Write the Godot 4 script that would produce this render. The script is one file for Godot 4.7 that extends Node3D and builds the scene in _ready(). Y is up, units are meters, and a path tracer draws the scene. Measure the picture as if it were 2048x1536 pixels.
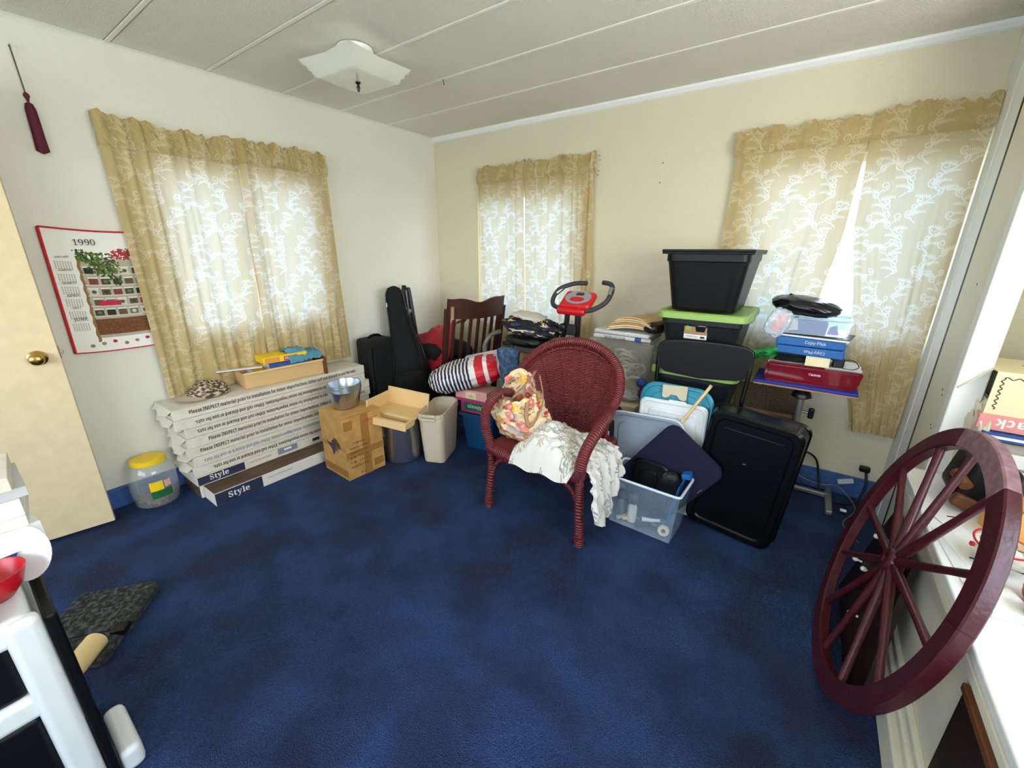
extends Node3D
# A spare room crowded with storage: blue carpet, three curtained windows, a wagon wheel leaning on a low bench.

var M = {}
var used = {}

func _ready():
	# ---- camera, sky, fill lamps, exposure
	var cam = Camera3D.new()
	cam.name = "camera"
	cam.position = Vector3(0, 1.404, 0)
	cam.rotation_degrees = Vector3(-17.8395, 35.4528, 0.3711)
	cam.fov = 85.77
	cam.near = 0.03
	cam.far = 200.0
	add_child(cam)
	cam.current = true
	var env = Environment.new()
	var sky = Sky.new()
	var sm = ProceduralSkyMaterial.new()
	sm.sky_top_color = Color(0.82, 0.9, 1.0)
	sm.sky_horizon_color = Color(0.95, 0.98, 1.0)
	sm.ground_bottom_color = Color(0.62, 0.66, 0.6)
	sm.ground_horizon_color = Color(0.85, 0.88, 0.86)
	sm.sky_energy_multiplier = 1.0
	sky.sky_material = sm
	env.background_mode = Environment.BG_SKY
	env.sky = sky
	env.background_energy_multiplier = 13.0
	env.tonemap_mode = Environment.TONE_MAPPER_LINEAR
	env.tonemap_exposure = 0.98
	env.sdfgi_enabled = true
	env.ssao_enabled = true
	env.ssil_enabled = true
	var we = WorldEnvironment.new()
	we.name = "environment"
	we.environment = env
	add_child(we)
	# added fill lamps inside two unseen windows, tilted up to brighten the ceiling
	area_light("back_window_fill_lamp", Vector3(-1.0, 1.45, 2.12), Vector3(-1.0, 4.2, 0), Vector2(2.6, 1.3), 0.6, Color(1.0, 0.98, 0.95))
	area_light("bench_window_fill_lamp", Vector3(1.23, 1.45, -0.55), Vector3(0, 3.5, -0.75), Vector2(1.5, 1.0), 5.8, Color(1.0, 0.99, 0.97))
	make_materials()
	build_room()
	build_left()
	build_center()
	build_right()

func area_light(called, at, aim, size, energy, color):
	var l = AreaLight3D.new()
	l.name = called
	l.area_size = size
	l.light_energy = energy
	l.light_color = color
	l.area_range = 12.0
	l.area_attenuation = 2.0
	l.shadow_enabled = true
	add_child(l)
	l.look_at_from_position(at, aim, Vector3.UP)

# ------------------------------------------------------------------ naming and tagging
func numbered(called):
	if not used.has(called):
		used[called] = 0
		return called
	used[called] += 1
	return "%s_%03d" % [called, used[called]]

func thing(called, label, category, group = "", at = Vector3.ZERO, turn = 0.0):
	var o = Node3D.new()
	o.name = numbered(called)
	add_child(o)
	o.position = at
	o.rotation.y = turn
	o.set_meta("label", label)
	o.set_meta("category", category)
	if group != "":
		o.set_meta("group", group)
	return o

func part(parent, called, mb, m, label = ""):
	var o = MeshInstance3D.new()
	o.mesh = mb.done() if mb is MB else mb
	o.material_override = M[m] if m is String else m
	o.name = called
	parent.add_child(o, true)
	if label != "":
		o.set_meta("label", label)
	return o

func solo(called, mb, m, label, category, group = "", at = Vector3.ZERO):
	var o = MeshInstance3D.new()
	o.mesh = mb.done() if mb is MB else mb
	o.material_override = M[m] if m is String else m
	o.name = numbered(called)
	add_child(o)
	o.position = at
	o.set_meta("label", label)
	o.set_meta("category", category)
	if group != "":
		o.set_meta("group", group)
	return o

func structure(called, mb, m):
	var o
	if mb == null:
		o = Node3D.new()
	else:
		o = MeshInstance3D.new()
		o.mesh = mb.done()
		o.material_override = M[m] if m is String else m
	o.name = called
	add_child(o)
	o.set_meta("kind", "structure")
	return o

func lettering(parent, words, at, right, up, width, m, serif = false, bold = false, tall = 1.0):
	var called = "lettering"
	# flat printed words: running along right, of the given width, centred on at
	var t = TextMesh.new()
	var f = SystemFont.new()
	f.font_names = PackedStringArray(["Droid Serif" if serif else "Droid Sans"])
	if bold:
		f.font_weight = 700
	t.font = f
	t.font_size = 32
	t.pixel_size = 0.01
	t.depth = 0.004
	t.curve_step = 4.0
	t.text = words
	var box = t.get_aabb()
	var k = width / maxf(box.size.x, 0.001)
	var o = MeshInstance3D.new()
	o.mesh = t
	o.material_override = M[m] if m is String else m
	o.name = called
	parent.add_child(o, true)
	var z = right.cross(up).normalized()
	var c = box.get_center()
	var b = Basis(right.normalized() * k, up.normalized() * k * tall, z * 0.12)
	o.transform = Transform3D(b, at - b * Vector3(c.x, c.y, 0))
	return o

# ------------------------------------------------------------------ mesh building
class MB:
	var v = PackedVector3Array()
	var n = PackedVector3Array()
	var t = PackedVector2Array()
	var c = PackedColorArray()
	var tint = null

	func tri(a, b, d, na, nb, nd, ta = Vector2.ZERO, tb = Vector2.ZERO, td = Vector2.ZERO):
		var f = (b - a).cross(d - a)
		if f.dot(na + nb + nd) > 0:
			v.append(a); v.append(d); v.append(b)
			n.append(na); n.append(nd); n.append(nb)
			t.append(ta); t.append(td); t.append(tb)
		else:
			v.append(a); v.append(b); v.append(d)
			n.append(na); n.append(nb); n.append(nd)
			t.append(ta); t.append(tb); t.append(td)
		if tint != null:
			c.append(tint); c.append(tint); c.append(tint)

	func quad(a, b, d, e, normal = null):
		var f = normal if normal != null else (b - a).cross(e - a).normalized()
		var w = (b - a).length()
		var h = (e - a).length()
		tri(a, b, d, f, f, f, Vector2(0, h), Vector2(w, h), Vector2(w, 0))
		tri(a, d, e, f, f, f, Vector2(0, h), Vector2(w, 0), Vector2(0, 0))

	func done():
		var arr = []
		arr.resize(Mesh.ARRAY_MAX)
		arr[Mesh.ARRAY_VERTEX] = v
		arr[Mesh.ARRAY_NORMAL] = n
		arr[Mesh.ARRAY_TEX_UV] = t
		if tint != null:
			arr[Mesh.ARRAY_COLOR] = c
		var m = ArrayMesh.new()
		m.add_surface_from_arrays(Mesh.PRIMITIVE_TRIANGLES, arr)
		return m

	func box(at, size, basis = Basis()):
		var h = size * 0.5
		for ax in 3:
			for s in [-1.0, 1.0]:
				var nn = Vector3.ZERO
				nn[ax] = s
				var u = (ax + 1) % 3
				var w = (ax + 2) % 3
				var p = []
				for k in [[-1, -1], [1, -1], [1, 1], [-1, 1]]:
					var q = Vector3.ZERO
					q[ax] = s * h[ax]
					q[u] = k[0] * h[u]
					q[w] = k[1] * h[w]
					p.append(at + basis * q)
				quad(p[0], p[1], p[2], p[3], (basis * nn).normalized())
		return self

	func span(lo, hi):
		return box((lo + hi) * 0.5, (hi - lo).abs())

	func rbox(at, size, r, basis = Basis(), fine = false):
		# a box with rounded edges
		var h = size * 0.5
		r = minf(r, minf(h.x, minf(h.y, h.z)) * 0.98)
		var inner = h - Vector3.ONE * r
		for ax in 3:
			var u = (ax + 1) % 3
			var w = (ax + 2) % 3
			var us = [-h[u], -h[u] + r * 0.4, -inner[u], inner[u], h[u] - r * 0.4, h[u]] if fine else [-h[u], -inner[u], inner[u], h[u]]
			var ws = [-h[w], -h[w] + r * 0.4, -inner[w], inner[w], h[w] - r * 0.4, h[w]] if fine else [-h[w], -inner[w], inner[w], h[w]]
			for s in [-1.0, 1.0]:
				var pts = []
				var nos = []
				for a in us:
					var row = []
					var nr = []
					for b in ws:
						var p = Vector3.ZERO
						p[ax] = s * h[ax]
						p[u] = a
						p[w] = b
						var q = p.clamp(-inner, inner)
						var d = (p - q).normalized()
						row.append(at + basis * (q + d * r))
						nr.append((basis * d).normalized())
					pts.append(row)
					nos.append(nr)
				for i in us.size() - 1:
					for j in ws.size() - 1:
						var t0 = Vector2(us[i], -ws[j]); var t1 = Vector2(us[i + 1], -ws[j]); var t2 = Vector2(us[i + 1], -ws[j + 1]); var t3 = Vector2(us[i], -ws[j + 1])
						tri(pts[i][j], pts[i + 1][j], pts[i + 1][j + 1], nos[i][j], nos[i + 1][j], nos[i + 1][j + 1], t0, t1, t2)
						tri(pts[i][j], pts[i + 1][j + 1], pts[i][j + 1], nos[i][j], nos[i + 1][j + 1], nos[i][j + 1], t0, t2, t3)
		return self

	func grid(P, close_u = false, close_v = false, us = 1.0, vs = 1.0):
		# P[v][u]: a smooth surface through the points; uv runs over us by vs
		var nv = P.size()
		var nu = P[0].size()
		var N = []
		for j in nv:
			var row = PackedVector3Array()
			for i in nu:
				var i0 = (i - 1 + nu) % nu if close_u else maxi(i - 1, 0)
				var i1 = (i + 1) % nu if close_u else mini(i + 1, nu - 1)
				var j0 = (j - 1 + nv) % nv if close_v else maxi(j - 1, 0)
				var j1 = (j + 1) % nv if close_v else mini(j + 1, nv - 1)
				var du = P[j][i1] - P[j][i0]
				var dv = P[j1][i] - P[j0][i]
				if du.length_squared() < 1e-12:
					var jj = j + 1 if j + 1 < nv else j - 1
					du = P[jj][i1] - P[jj][i0]
				var nn = du.cross(dv)
				row.append(nn.normalized() if nn.length_squared() > 1e-16 else Vector3.UP)
			N.append(row)
		var mu = nu if close_u else nu - 1
		var mv = nv if close_v else nv - 1
		us = float(us)
		vs = float(vs)
		for j in mv:
			for i in mu:
				var i2 = (i + 1) % nu
				var j2 = (j + 1) % nv
				var a = Vector2(us * i / mu, vs * j / mv)
				var b = Vector2(us * (i + 1) / mu, vs * j / mv)
				var d = Vector2(us * (i + 1) / mu, vs * (j + 1) / mv)
				var e = Vector2(us * i / mu, vs * (j + 1) / mv)
				tri(P[j][i], P[j][i2], P[j2][i2], N[j][i], N[j][i2], N[j2][i2], a, b, d)
				tri(P[j][i], P[j2][i2], P[j2][i], N[j][i], N[j2][i2], N[j2][i], a, d, e)
		return self

	func tube(pts, radius, seg = 8, closed = false, flat = 1.0):
		# radius is a number or one for each point; flat squashes the section along its second axis
		var np = pts.size()
		var rings = []
		var nn = null
		for k in np:
			var a = pts[(k - 1 + np) % np] if closed else pts[maxi(k - 1, 0)]
			var b = pts[(k + 1) % np] if closed else pts[mini(k + 1, np - 1)]
			var d = (b - a).normalized()
			if nn == null:
				nn = d.cross(Vector3.UP)
				if nn.length() < 0.1:
					nn = d.cross(Vector3.RIGHT)
			nn = (nn - d * nn.dot(d)).normalized()
			var bb = d.cross(nn)
			var r = radius[k] if radius is Array else radius
			var ring = PackedVector3Array()
			for s in seg:
				var an = TAU * s / seg
				ring.append(pts[k] + nn * cos(an) * r + bb * sin(an) * r * flat)
			rings.append(ring)
		var long = 0.0
		for k in np - 1:
			long += pts[k].distance_to(pts[k + 1])
		grid(rings, true, closed, 1.0, long / 0.1)
		if not closed:
			fan(rings[0], (pts[0] - pts[1]).normalized())
			fan(rings[np - 1], (pts[np - 1] - pts[np - 2]).normalized())
		return self

	func fan(ring, nn):
		var c = Vector3.ZERO
		for p in ring:
			c += p
		c /= ring.size()
		for k in ring.size():
			tri(c, ring[k], ring[(k + 1) % ring.size()], nn, nn, nn, Vector2(c.x, c.z), Vector2(ring[k].x, ring[k].z), Vector2(ring[(k + 1) % ring.size()].x, ring[(k + 1) % ring.size()].z))
		return self

	func lathe(at, profile, seg = 24, sx = 1.0, sz = 1.0, basis = Basis(), crisp = false):
		# profile: [radius, height] pairs
		var rings = []
		for p in profile:
			var ring = PackedVector3Array()
			for s in seg:
				var an = TAU * s / seg
				ring.append(at + basis * Vector3(cos(an) * p[0] * sx, p[1], sin(an) * p[0] * sz))
			rings.append(ring)
		if crisp:
			for k in rings.size() - 1:
				grid([rings[k], rings[k + 1]], true, false, 1.0, 1.0)
		else:
			grid(rings, true, false, 1.0, 1.0)
		return self

	func loft(rings, cap0 = true, cap1 = true):
		# closed rings joined band by band, with crisp edges between the bands
		for k in rings.size() - 1:
			grid([rings[k], rings[k + 1]], true, false, 1.0, 1.0)
		if cap0:
			fan(rings[0], MB.facing(rings[0], rings[0], rings[1]))
		if cap1:
			fan(rings[-1], MB.facing(rings[-1], rings[-1], rings[-2]))
		return self

	static func facing(ring, a, b):
		var ca = Vector3.ZERO
		var cb = Vector3.ZERO
		for k in a.size():
			ca += a[k]
			cb += b[k]
		var nn = (ring[1] - ring[0]).cross(ring[ring.size() / 2] - ring[0]).normalized()
		return nn if nn.dot(ca - cb) > 0 else -nn

	func prism(poly, depth, T, bevel = 0.0):
		# a polygon in the x-y plane of T, from z = 0 to z = depth
		var idx = Geometry2D.triangulate_polygon(poly)
		for s in [0, 1]:
			var nn = (T.basis * Vector3(0, 0, 1 if s else -1)).normalized()
			for k in range(0, idx.size(), 3):
				var p = []
				for i in 3:
					var q = poly[idx[k + i]]
					p.append(T * Vector3(q.x, q.y, depth * s))
				tri(p[0], p[1], p[2], nn, nn, nn, poly[idx[k]], poly[idx[k + 1]], poly[idx[k + 2]])
		for k in poly.size():
			var a = poly[k]
			var b = poly[(k + 1) % poly.size()]
			quad(T * Vector3(a.x, a.y, 0), T * Vector3(b.x, b.y, 0), T * Vector3(b.x, b.y, depth), T * Vector3(a.x, a.y, depth))
		return self

static func rring(w, d, r, y, at = Vector3.ZERO, basis = Basis(), seg = 5):
	# a rounded rectangle lying level at height y
	var out = PackedVector3Array()
	for q in 4:
		var cx = (w * 0.5 - r) * [1, -1, -1, 1][q]
		var cz = (d * 0.5 - r) * [1, 1, -1, -1][q]
		for k in seg + 1:
			var an = PI * 0.5 * (q + float(k) / seg)
			out.append(at + basis * Vector3(cx + cos(an) * r, y, cz + sin(an) * r))
	return out

static func rpoly(w, h, r, seg = 4):
	var out = PackedVector2Array()
	for q in 4:
		var cx = (w * 0.5 - r) * [1, -1, -1, 1][q]
		var cy = (h * 0.5 - r) * [1, 1, -1, -1][q]
		for k in seg + 1:
			var an = PI * 0.5 * (q + float(k) / seg)
			out.append(Vector2(cx + cos(an) * r, cy + sin(an) * r))
	return out

static func curve(pts, each = 6, closed = false):
	# Catmull-Rom through the points
	var out = []
	var np = pts.size()
	var last = np if closed else np - 1
	for k in last:
		var a = pts[(k - 1 + np) % np] if closed else pts[maxi(k - 1, 0)]
		var b = pts[k]
		var c = pts[(k + 1) % np]
		var d = pts[(k + 2) % np] if closed else pts[mini(k + 2, np - 1)]
		for s in each:
			var t = float(s) / each
			out.append(0.5 * ((2.0 * b) + (c - a) * t + (2.0 * a - 5.0 * b + 4.0 * c - d) * t * t + (3.0 * b - a - 3.0 * c + d) * t * t * t))
	if not closed:
		out.append(pts[np - 1])
	return out

func noise(freq, sd = 1):
	var f = FastNoiseLite.new()
	f.seed = sd
	f.frequency = freq
	f.fractal_octaves = 3
	return f

# ------------------------------------------------------------------ materials
func mat(called, color, rough = 0.7, more = {}):
	var m = StandardMaterial3D.new()
	m.resource_name = called
	m.albedo_color = color
	m.roughness = rough
	for k in more:
		m.set(k, more[k])
	M[called] = m
	return m

func rgb(r, g, b):
	return Color(r / 255.0, g / 255.0, b / 255.0)

func ntex(freq, a, b, size = 512, sd = 3, octaves = 4, push = 1.3):
	var f = FastNoiseLite.new()
	f.noise_type = FastNoiseLite.TYPE_SIMPLEX_SMOOTH
	f.frequency = freq
	f.seed = sd
	f.fractal_octaves = octaves
	var g = f.get_seamless_image(size, size).get_data()
	var ramp = PackedByteArray()
	for k in 256:
		var c = a.lerp(b, clampf((k / 255.0 - 0.5) * push + 0.5, 0.0, 1.0))
		ramp.append_array([int(c.r * 255.0), int(c.g * 255.0), int(c.b * 255.0), 255])
	var out = PackedByteArray()
	out.resize(size * size * 4)
	for k in size * size:
		var q = g[k] * 4
		var w = k * 4
		out[w] = ramp[q]
		out[w + 1] = ramp[q + 1]
		out[w + 2] = ramp[q + 2]
		out[w + 3] = 255
	return ImageTexture.create_from_image(Image.create_from_data(size, size, false, Image.FORMAT_RGBA8, out))

func grey_tex(freq, size = 512, sd = 5, octaves = 4):
	return ntex(freq, Color.BLACK, Color.WHITE, size, sd, octaves)

func tri_mat(called, color, rough, scale, albedo = null, height = null, depth = 0.1, more = {}):
	var m = mat(called, color, rough, more)
	m.uv1_triplanar = true
	m.uv1_world_triplanar = true
	m.uv1_scale = Vector3.ONE * scale
	if albedo:
		m.albedo_texture = albedo
	if height:
		m.heightmap_enabled = true
		m.heightmap_texture = height
		m.heightmap_scale = depth
	return m

func make_materials():
	var g_fine = grey_tex(0.12, 512, 5)
	var g_mid = grey_tex(0.03, 512, 7)
	var g_plaster = grey_tex(0.02, 512, 9, 5)
	tri_mat("wall", rgb(228, 225, 208), 0.75, 1.3, null, g_plaster, 0.08)
	tri_mat("wall_plaster_shaded", rgb(218, 209, 182), 0.62, 1.6, null, g_plaster, 0.16)  # same cream as the other walls, its shade put into a darker, warmer colour
	tri_mat("ceiling", rgb(244, 240, 226), 0.85, 2.2, ntex(0.22, rgb(226, 225, 218), rgb(255, 255, 255), 512, 12, 3, 1.8), g_fine, 0.25)
	mat("batten", rgb(236, 233, 218), 0.5)
	mat("white_trim", rgb(240, 241, 238), 0.4)
	mat("white_board", rgb(233, 234, 228), 0.5)
	mat("cream_board", rgb(228, 222, 200), 0.55)
	tri_mat("blue_base", rgb(62, 98, 160), 0.5, 3.0, ntex(0.02, rgb(215, 215, 220), Color.WHITE, 256, 8))
	tri_mat("carpet", Color.WHITE, 0.95, 0.55, carpet_tex())
	M.carpet.heightmap_enabled = true
	M.carpet.heightmap_texture = grey_tex(0.35, 1024, 31, 2)
	M.carpet.heightmap_scale = 0.9
	tri_mat("door", rgb(228, 207, 164), 0.5, 1.5, ntex(0.03, rgb(244, 243, 240), Color.WHITE, 256, 15))
	mat("brass", rgb(205, 165, 95), 0.22, {"metallic": 1.0})
	mat("steel", rgb(190, 192, 195), 0.3, {"metallic": 1.0})
	mat("tin", rgb(190, 198, 206), 0.3, {"metallic": 1.0})
	mat("dull_metal", rgb(150, 150, 145), 0.45, {"metallic": 0.8})
	mat("glass", Color(0.97, 1.0, 1.0, 0.06), 0.02, {"transparency": BaseMaterial3D.TRANSPARENCY_ALPHA})
	mat("jar_glass", Color(0.93, 0.95, 0.9, 0.16), 0.05, {"transparency": BaseMaterial3D.TRANSPARENCY_ALPHA})
	mat("shade_glass", rgb(236, 236, 226), 0.12, {"backlight_enabled": true, "backlight": Color(0.9, 0.9, 0.85), "clearcoat_enabled": true, "clearcoat": 1.0, "clearcoat_roughness": 0.05})
	mat("black_plastic", rgb(11, 12, 14), 0.42, {"metallic_specular": 0.35})
	mat("black_gloss", rgb(7, 8, 9), 0.22, {"metallic_specular": 0.4})
	mat("dark_tote", rgb(24, 28, 31), 0.42, {"metallic_specular": 0.35})
	mat("lime_lid", rgb(140, 176, 84), 0.4)
	tri_mat("black_cloth", rgb(11, 11, 13), 0.9, 6.0, null, g_fine, 0.25)
	mat("zip_white", rgb(215, 215, 215), 0.5)
	mat("paper_white", rgb(238, 238, 234), 0.8)
	mat("paper_grey", rgb(196, 197, 196), 0.8)
	mat("carton_white", rgb(232, 226, 212), 0.75)
	tri_mat("carton_worn", rgb(228, 220, 203), 0.8, 3.0, ntex(0.02, rgb(243, 240, 234), Color.WHITE, 256, 21))
	tri_mat("kraft", rgb(205, 156, 88), 0.8, 3.0, ntex(0.015, rgb(232, 226, 216), Color.WHITE, 256, 22))
	tri_mat("kraft_tape", rgb(168, 117, 58), 0.3, 3.0)
	mat("ink", rgb(40, 38, 40), 0.7)
	mat("ink_brown", rgb(95, 62, 40), 0.7)
	mat("ink_red", rgb(190, 60, 40), 0.7)
	mat("ink_purple", rgb(70, 50, 85), 0.7)
	mat("style_blue", rgb(40, 48, 72), 0.5)
	mat("style_grey", rgb(128, 134, 152), 0.5)
	mat("tan_plastic", rgb(214, 176, 122), 0.42)
	mat("tan_light", rgb(232, 196, 138), 0.45)
	mat("brown_edge", rgb(105, 62, 34), 0.4)
	mat("beige_plastic", rgb(222, 206, 178), 0.45)
	mat("blue_plastic", rgb(20, 74, 120), 0.35)
	mat("teal_plastic", rgb(38, 138, 165), 0.38)
	mat("white_plastic", rgb(228, 232, 232), 0.35)
	mat("sticker_beige", rgb(205, 192, 160), 0.6)
	tri_mat("grey_felt", rgb(158, 168, 180), 0.8, 8.0, ntex(0.1, rgb(205, 208, 215), Color.WHITE, 256, 25))
	tri_mat("navy_felt", rgb(8, 16, 52), 0.9, 8.0, ntex(0.06, rgb(190, 190, 210), Color.WHITE, 256, 26))
	mat("frost_plastic", Color(0.78, 0.88, 0.97, 0.22), 0.2, {"transparency": BaseMaterial3D.TRANSPARENCY_ALPHA})
	mat("frost_rim", Color(0.9, 0.95, 1.0, 0.82), 0.3, {"transparency": BaseMaterial3D.TRANSPARENCY_ALPHA})
	mat("clear_blue", Color(0.72, 0.86, 0.98, 0.5), 0.22, {"transparency": BaseMaterial3D.TRANSPARENCY_ALPHA})
	tri_mat("wicker", rgb(136, 46, 50), 0.4, 6.5, null, weave_tex(), 0.8)
	tri_mat("wicker_cane", rgb(132, 44, 48), 0.38, 5.0, ntex(0.05, rgb(205, 195, 195), Color.WHITE, 256, 28))
	mat("wicker_roll", rgb(108, 34, 39), 0.38)
	M.wicker_roll.heightmap_enabled = true
	M.wicker_roll.heightmap_texture = wrap_tex()
	M.wicker_roll.heightmap_scale = 0.4
	M.wicker_roll.uv1_scale = Vector3(1, 1, 1)
	tri_mat("walnut", rgb(78, 40, 28), 0.4, 1.0, ntex(0.02, rgb(170, 160, 155), Color.WHITE, 512, 30), null)
	M.walnut.uv1_scale = Vector3(2, 14, 2)
	tri_mat("red_paint", rgb(80, 22, 33), 0.34, 4.0, ntex(0.03, rgb(190, 180, 180), Color.WHITE, 256, 33), g_mid, 0.05)
	tri_mat("mauve_paint", rgb(160, 122, 128), 0.5, 4.0, ntex(0.03, rgb(170, 160, 165), Color.WHITE, 256, 34), g_mid, 0.05)  # paler, greyer mauve given to one felloe
	tri_mat("dark_wood", rgb(38, 20, 16), 0.45, 3.0, ntex(0.03, rgb(180, 170, 160), Color.WHITE, 256, 35))
	mat("porcelain", rgb(242, 240, 232), 0.15)
	mat("wood_light", rgb(226, 196, 138), 0.5)
	mat("printer_red", rgb(120, 8, 28), 0.12, {"clearcoat_enabled": true, "clearcoat": 0.8, "clearcoat_roughness": 0.04})
	mat("printer_white", rgb(225, 226, 228), 0.3)
	mat("ream_blue", rgb(22, 98, 170), 0.4)
	mat("table_blue", rgb(32, 46, 150), 0.55)
	mat("mdf", rgb(168, 128, 92), 0.7)
	tri_mat("brown_board", rgb(112, 96, 70), 0.85, 5.0, ntex(0.05, rgb(190, 185, 175), Color.WHITE, 256, 38))
	mat("yellow_plastic", rgb(240, 200, 24), 0.4)
	mat("label_yellow", rgb(250, 205, 20), 0.5)
	mat("label_green", rgb(20, 98, 60), 0.5)
	mat("label_pink", rgb(235, 170, 160), 0.5)
	mat("pebbles", rgb(120, 95, 80), 0.7)
	mat("tassel", rgb(92, 16, 44), 0.75)
	mat("string", rgb(96, 84, 58), 0.8)
	mat("red_cloth", rgb(168, 22, 38), 0.5, {"rim_enabled": true, "rim": 0.6})
	tri_mat("denim", rgb(88, 120, 152), 0.85, 5.0, ntex(0.02, rgb(120, 130, 150), Color.WHITE, 256, 41), g_fine, 0.2)
	tri_mat("teal_cloth", rgb(88, 150, 168), 0.85, 5.0, null, g_fine, 0.2)
	mat("bike_grey", rgb(112, 116, 112), 0.35, {"metallic": 0.3})
	mat("bike_black", rgb(10, 11, 12), 0.4)
	mat("grip", rgb(48, 50, 52), 0.6)
	mat("console_red", rgb(200, 28, 36), 0.3)
	mat("console_grey", rgb(150, 150, 155), 0.35)
	mat("screen_dark", rgb(80, 40, 45), 0.2)
	mat("olive_sheet", rgb(200, 186, 160), 0.8)
	mat("orange", rgb(235, 165, 50), 0.6)
	mat("pink", rgb(232, 150, 145), 0.5)
	mat("magenta", rgb(170, 50, 110), 0.5)
	mat("amber", rgb(222, 160, 72), 0.4)
	mat("red_gloss", rgb(190, 24, 36), 0.3)
	mat("green_sheet", Color(0.25, 0.85, 0.4, 0.75), 0.3, {"transparency": BaseMaterial3D.TRANSPARENCY_ALPHA})
	mat("box_cream", rgb(236, 222, 178), 0.6)
	mat("box_blue", rgb(40, 80, 150), 0.5)
	mat("appliance", rgb(150, 142, 132), 0.35)
	mat("olive", rgb(120, 122, 84), 0.6)
	mat("dark_grey", rgb(58, 60, 62), 0.55)
	tri_mat("grey_fuzz", rgb(84, 86, 84), 0.95, 3.0, ntex(0.05, rgb(70, 74, 72), Color.WHITE, 256, 66, 4, 2.0), g_fine, 0.5)
	mat("rope", rgb(232, 227, 210), 0.8)
	mat("bag_film", Color(0.95, 0.95, 0.93, 0.12), 0.15, {"transparency": BaseMaterial3D.TRANSPARENCY_ALPHA})
	mat("bag_black", rgb(16, 18, 24), 0.25)
	mat("purple", rgb(128, 110, 200), 0.4)
	mat("clear_lid", Color(0.9, 0.95, 1.0, 0.35), 0.15, {"transparency": BaseMaterial3D.TRANSPARENCY_ALPHA})
	mat("pale_ground", rgb(205, 203, 194), 0.9)  # outdoor ground made pale as a reflector, bouncing light up onto the ceiling
	mat("hedge", rgb(70, 100, 56), 0.9)
	mat("wood_print", rgb(112, 88, 66), 0.6)
	M.wood_print.albedo_texture = grain_tex(rgb(150, 140, 128), Color.WHITE)
	M.wood_print.uv1_scale = Vector3(1, 4, 1)
	# cloth with woven or printed patterns
	var ct = vine_tex()
	mat("curtain", rgb(255, 255, 255), 0.8, {"albedo_texture": ct, "backlight_enabled": true, "backlight": Color(0.52, 0.64, 0.92)})
	mat("floral", Color.WHITE, 0.85, {"albedo_texture": floral_tex()})
	mat("sheet", Color.WHITE, 0.85, {"albedo_texture": sprig_tex(), "rim_enabled": true, "rim": 0.2})
	mat("black_floral", Color.WHITE, 0.7, {"albedo_texture": blackfloral_tex()})
	mat("stripes_bag", Color.WHITE, 0.4, {"albedo_texture": stripe_tex()})
	mat("camo", Color.WHITE, 0.9, {"albedo_texture": ntex(0.03, rgb(64, 50, 38), rgb(206, 186, 156), 256, 44, 3, 2.6)})
	mat("calendar", Color.WHITE, 0.85, {"albedo_texture": calendar_tex()})
	mat("red_border", rgb(196, 24, 40), 0.8)
	mat("flyer", Color.WHITE, 0.5, {"albedo_texture": ntex(0.012, rgb(150, 180, 225), rgb(246, 232, 236), 256, 47, 2)})
	mat("newsprint", Color.WHITE, 0.85, {"albedo_texture": ntex(0.12, rgb(176, 176, 172), rgb(246, 246, 240), 256, 48, 2)})
	M.newsprint.uv1_triplanar = true
	M.newsprint.uv1_scale = Vector3.ONE * 4.0
	mat("beige_cloth", rgb(212, 204, 190), 0.9)

func blank(w, h, color):
	var im = Image.create(w, h, false, Image.FORMAT_RGBA8)
	im.fill(color)
	return im

func dot(im, x, y, r, color):
	# a filled disc that wraps round the edges
	var w = im.get_width()
	var h = im.get_height()
	var ri = int(ceil(r))
	for dy in range(-ri, ri + 1):
		var half = sqrt(maxf(r * r - dy * dy, 0.0))
		var yy = posmod(int(round(y)) + dy, h)
		var x0 = int(round(x - half))
		var n = int(round(half * 2.0))
		if n <= 0:
			continue
		if x0 >= 0 and x0 + n <= w:
			im.fill_rect(Rect2i(x0, yy, n, 1), color)
		else:
			for k in n:
				im.set_pixel(posmod(x0 + k, w), yy, color)

func stroke(im, pts, r0, r1, color):
	for k in pts.size() - 1:
		var a = pts[k]
		var b = pts[k + 1]
		var n = maxi(1, int(a.distance_to(b) / 1.5))
		for s in n:
			var q = a.lerp(b, float(s) / n)
			dot(im, q.x, q.y, lerpf(r0, r1, (k + float(s) / n) / pts.size()), color)

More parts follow.
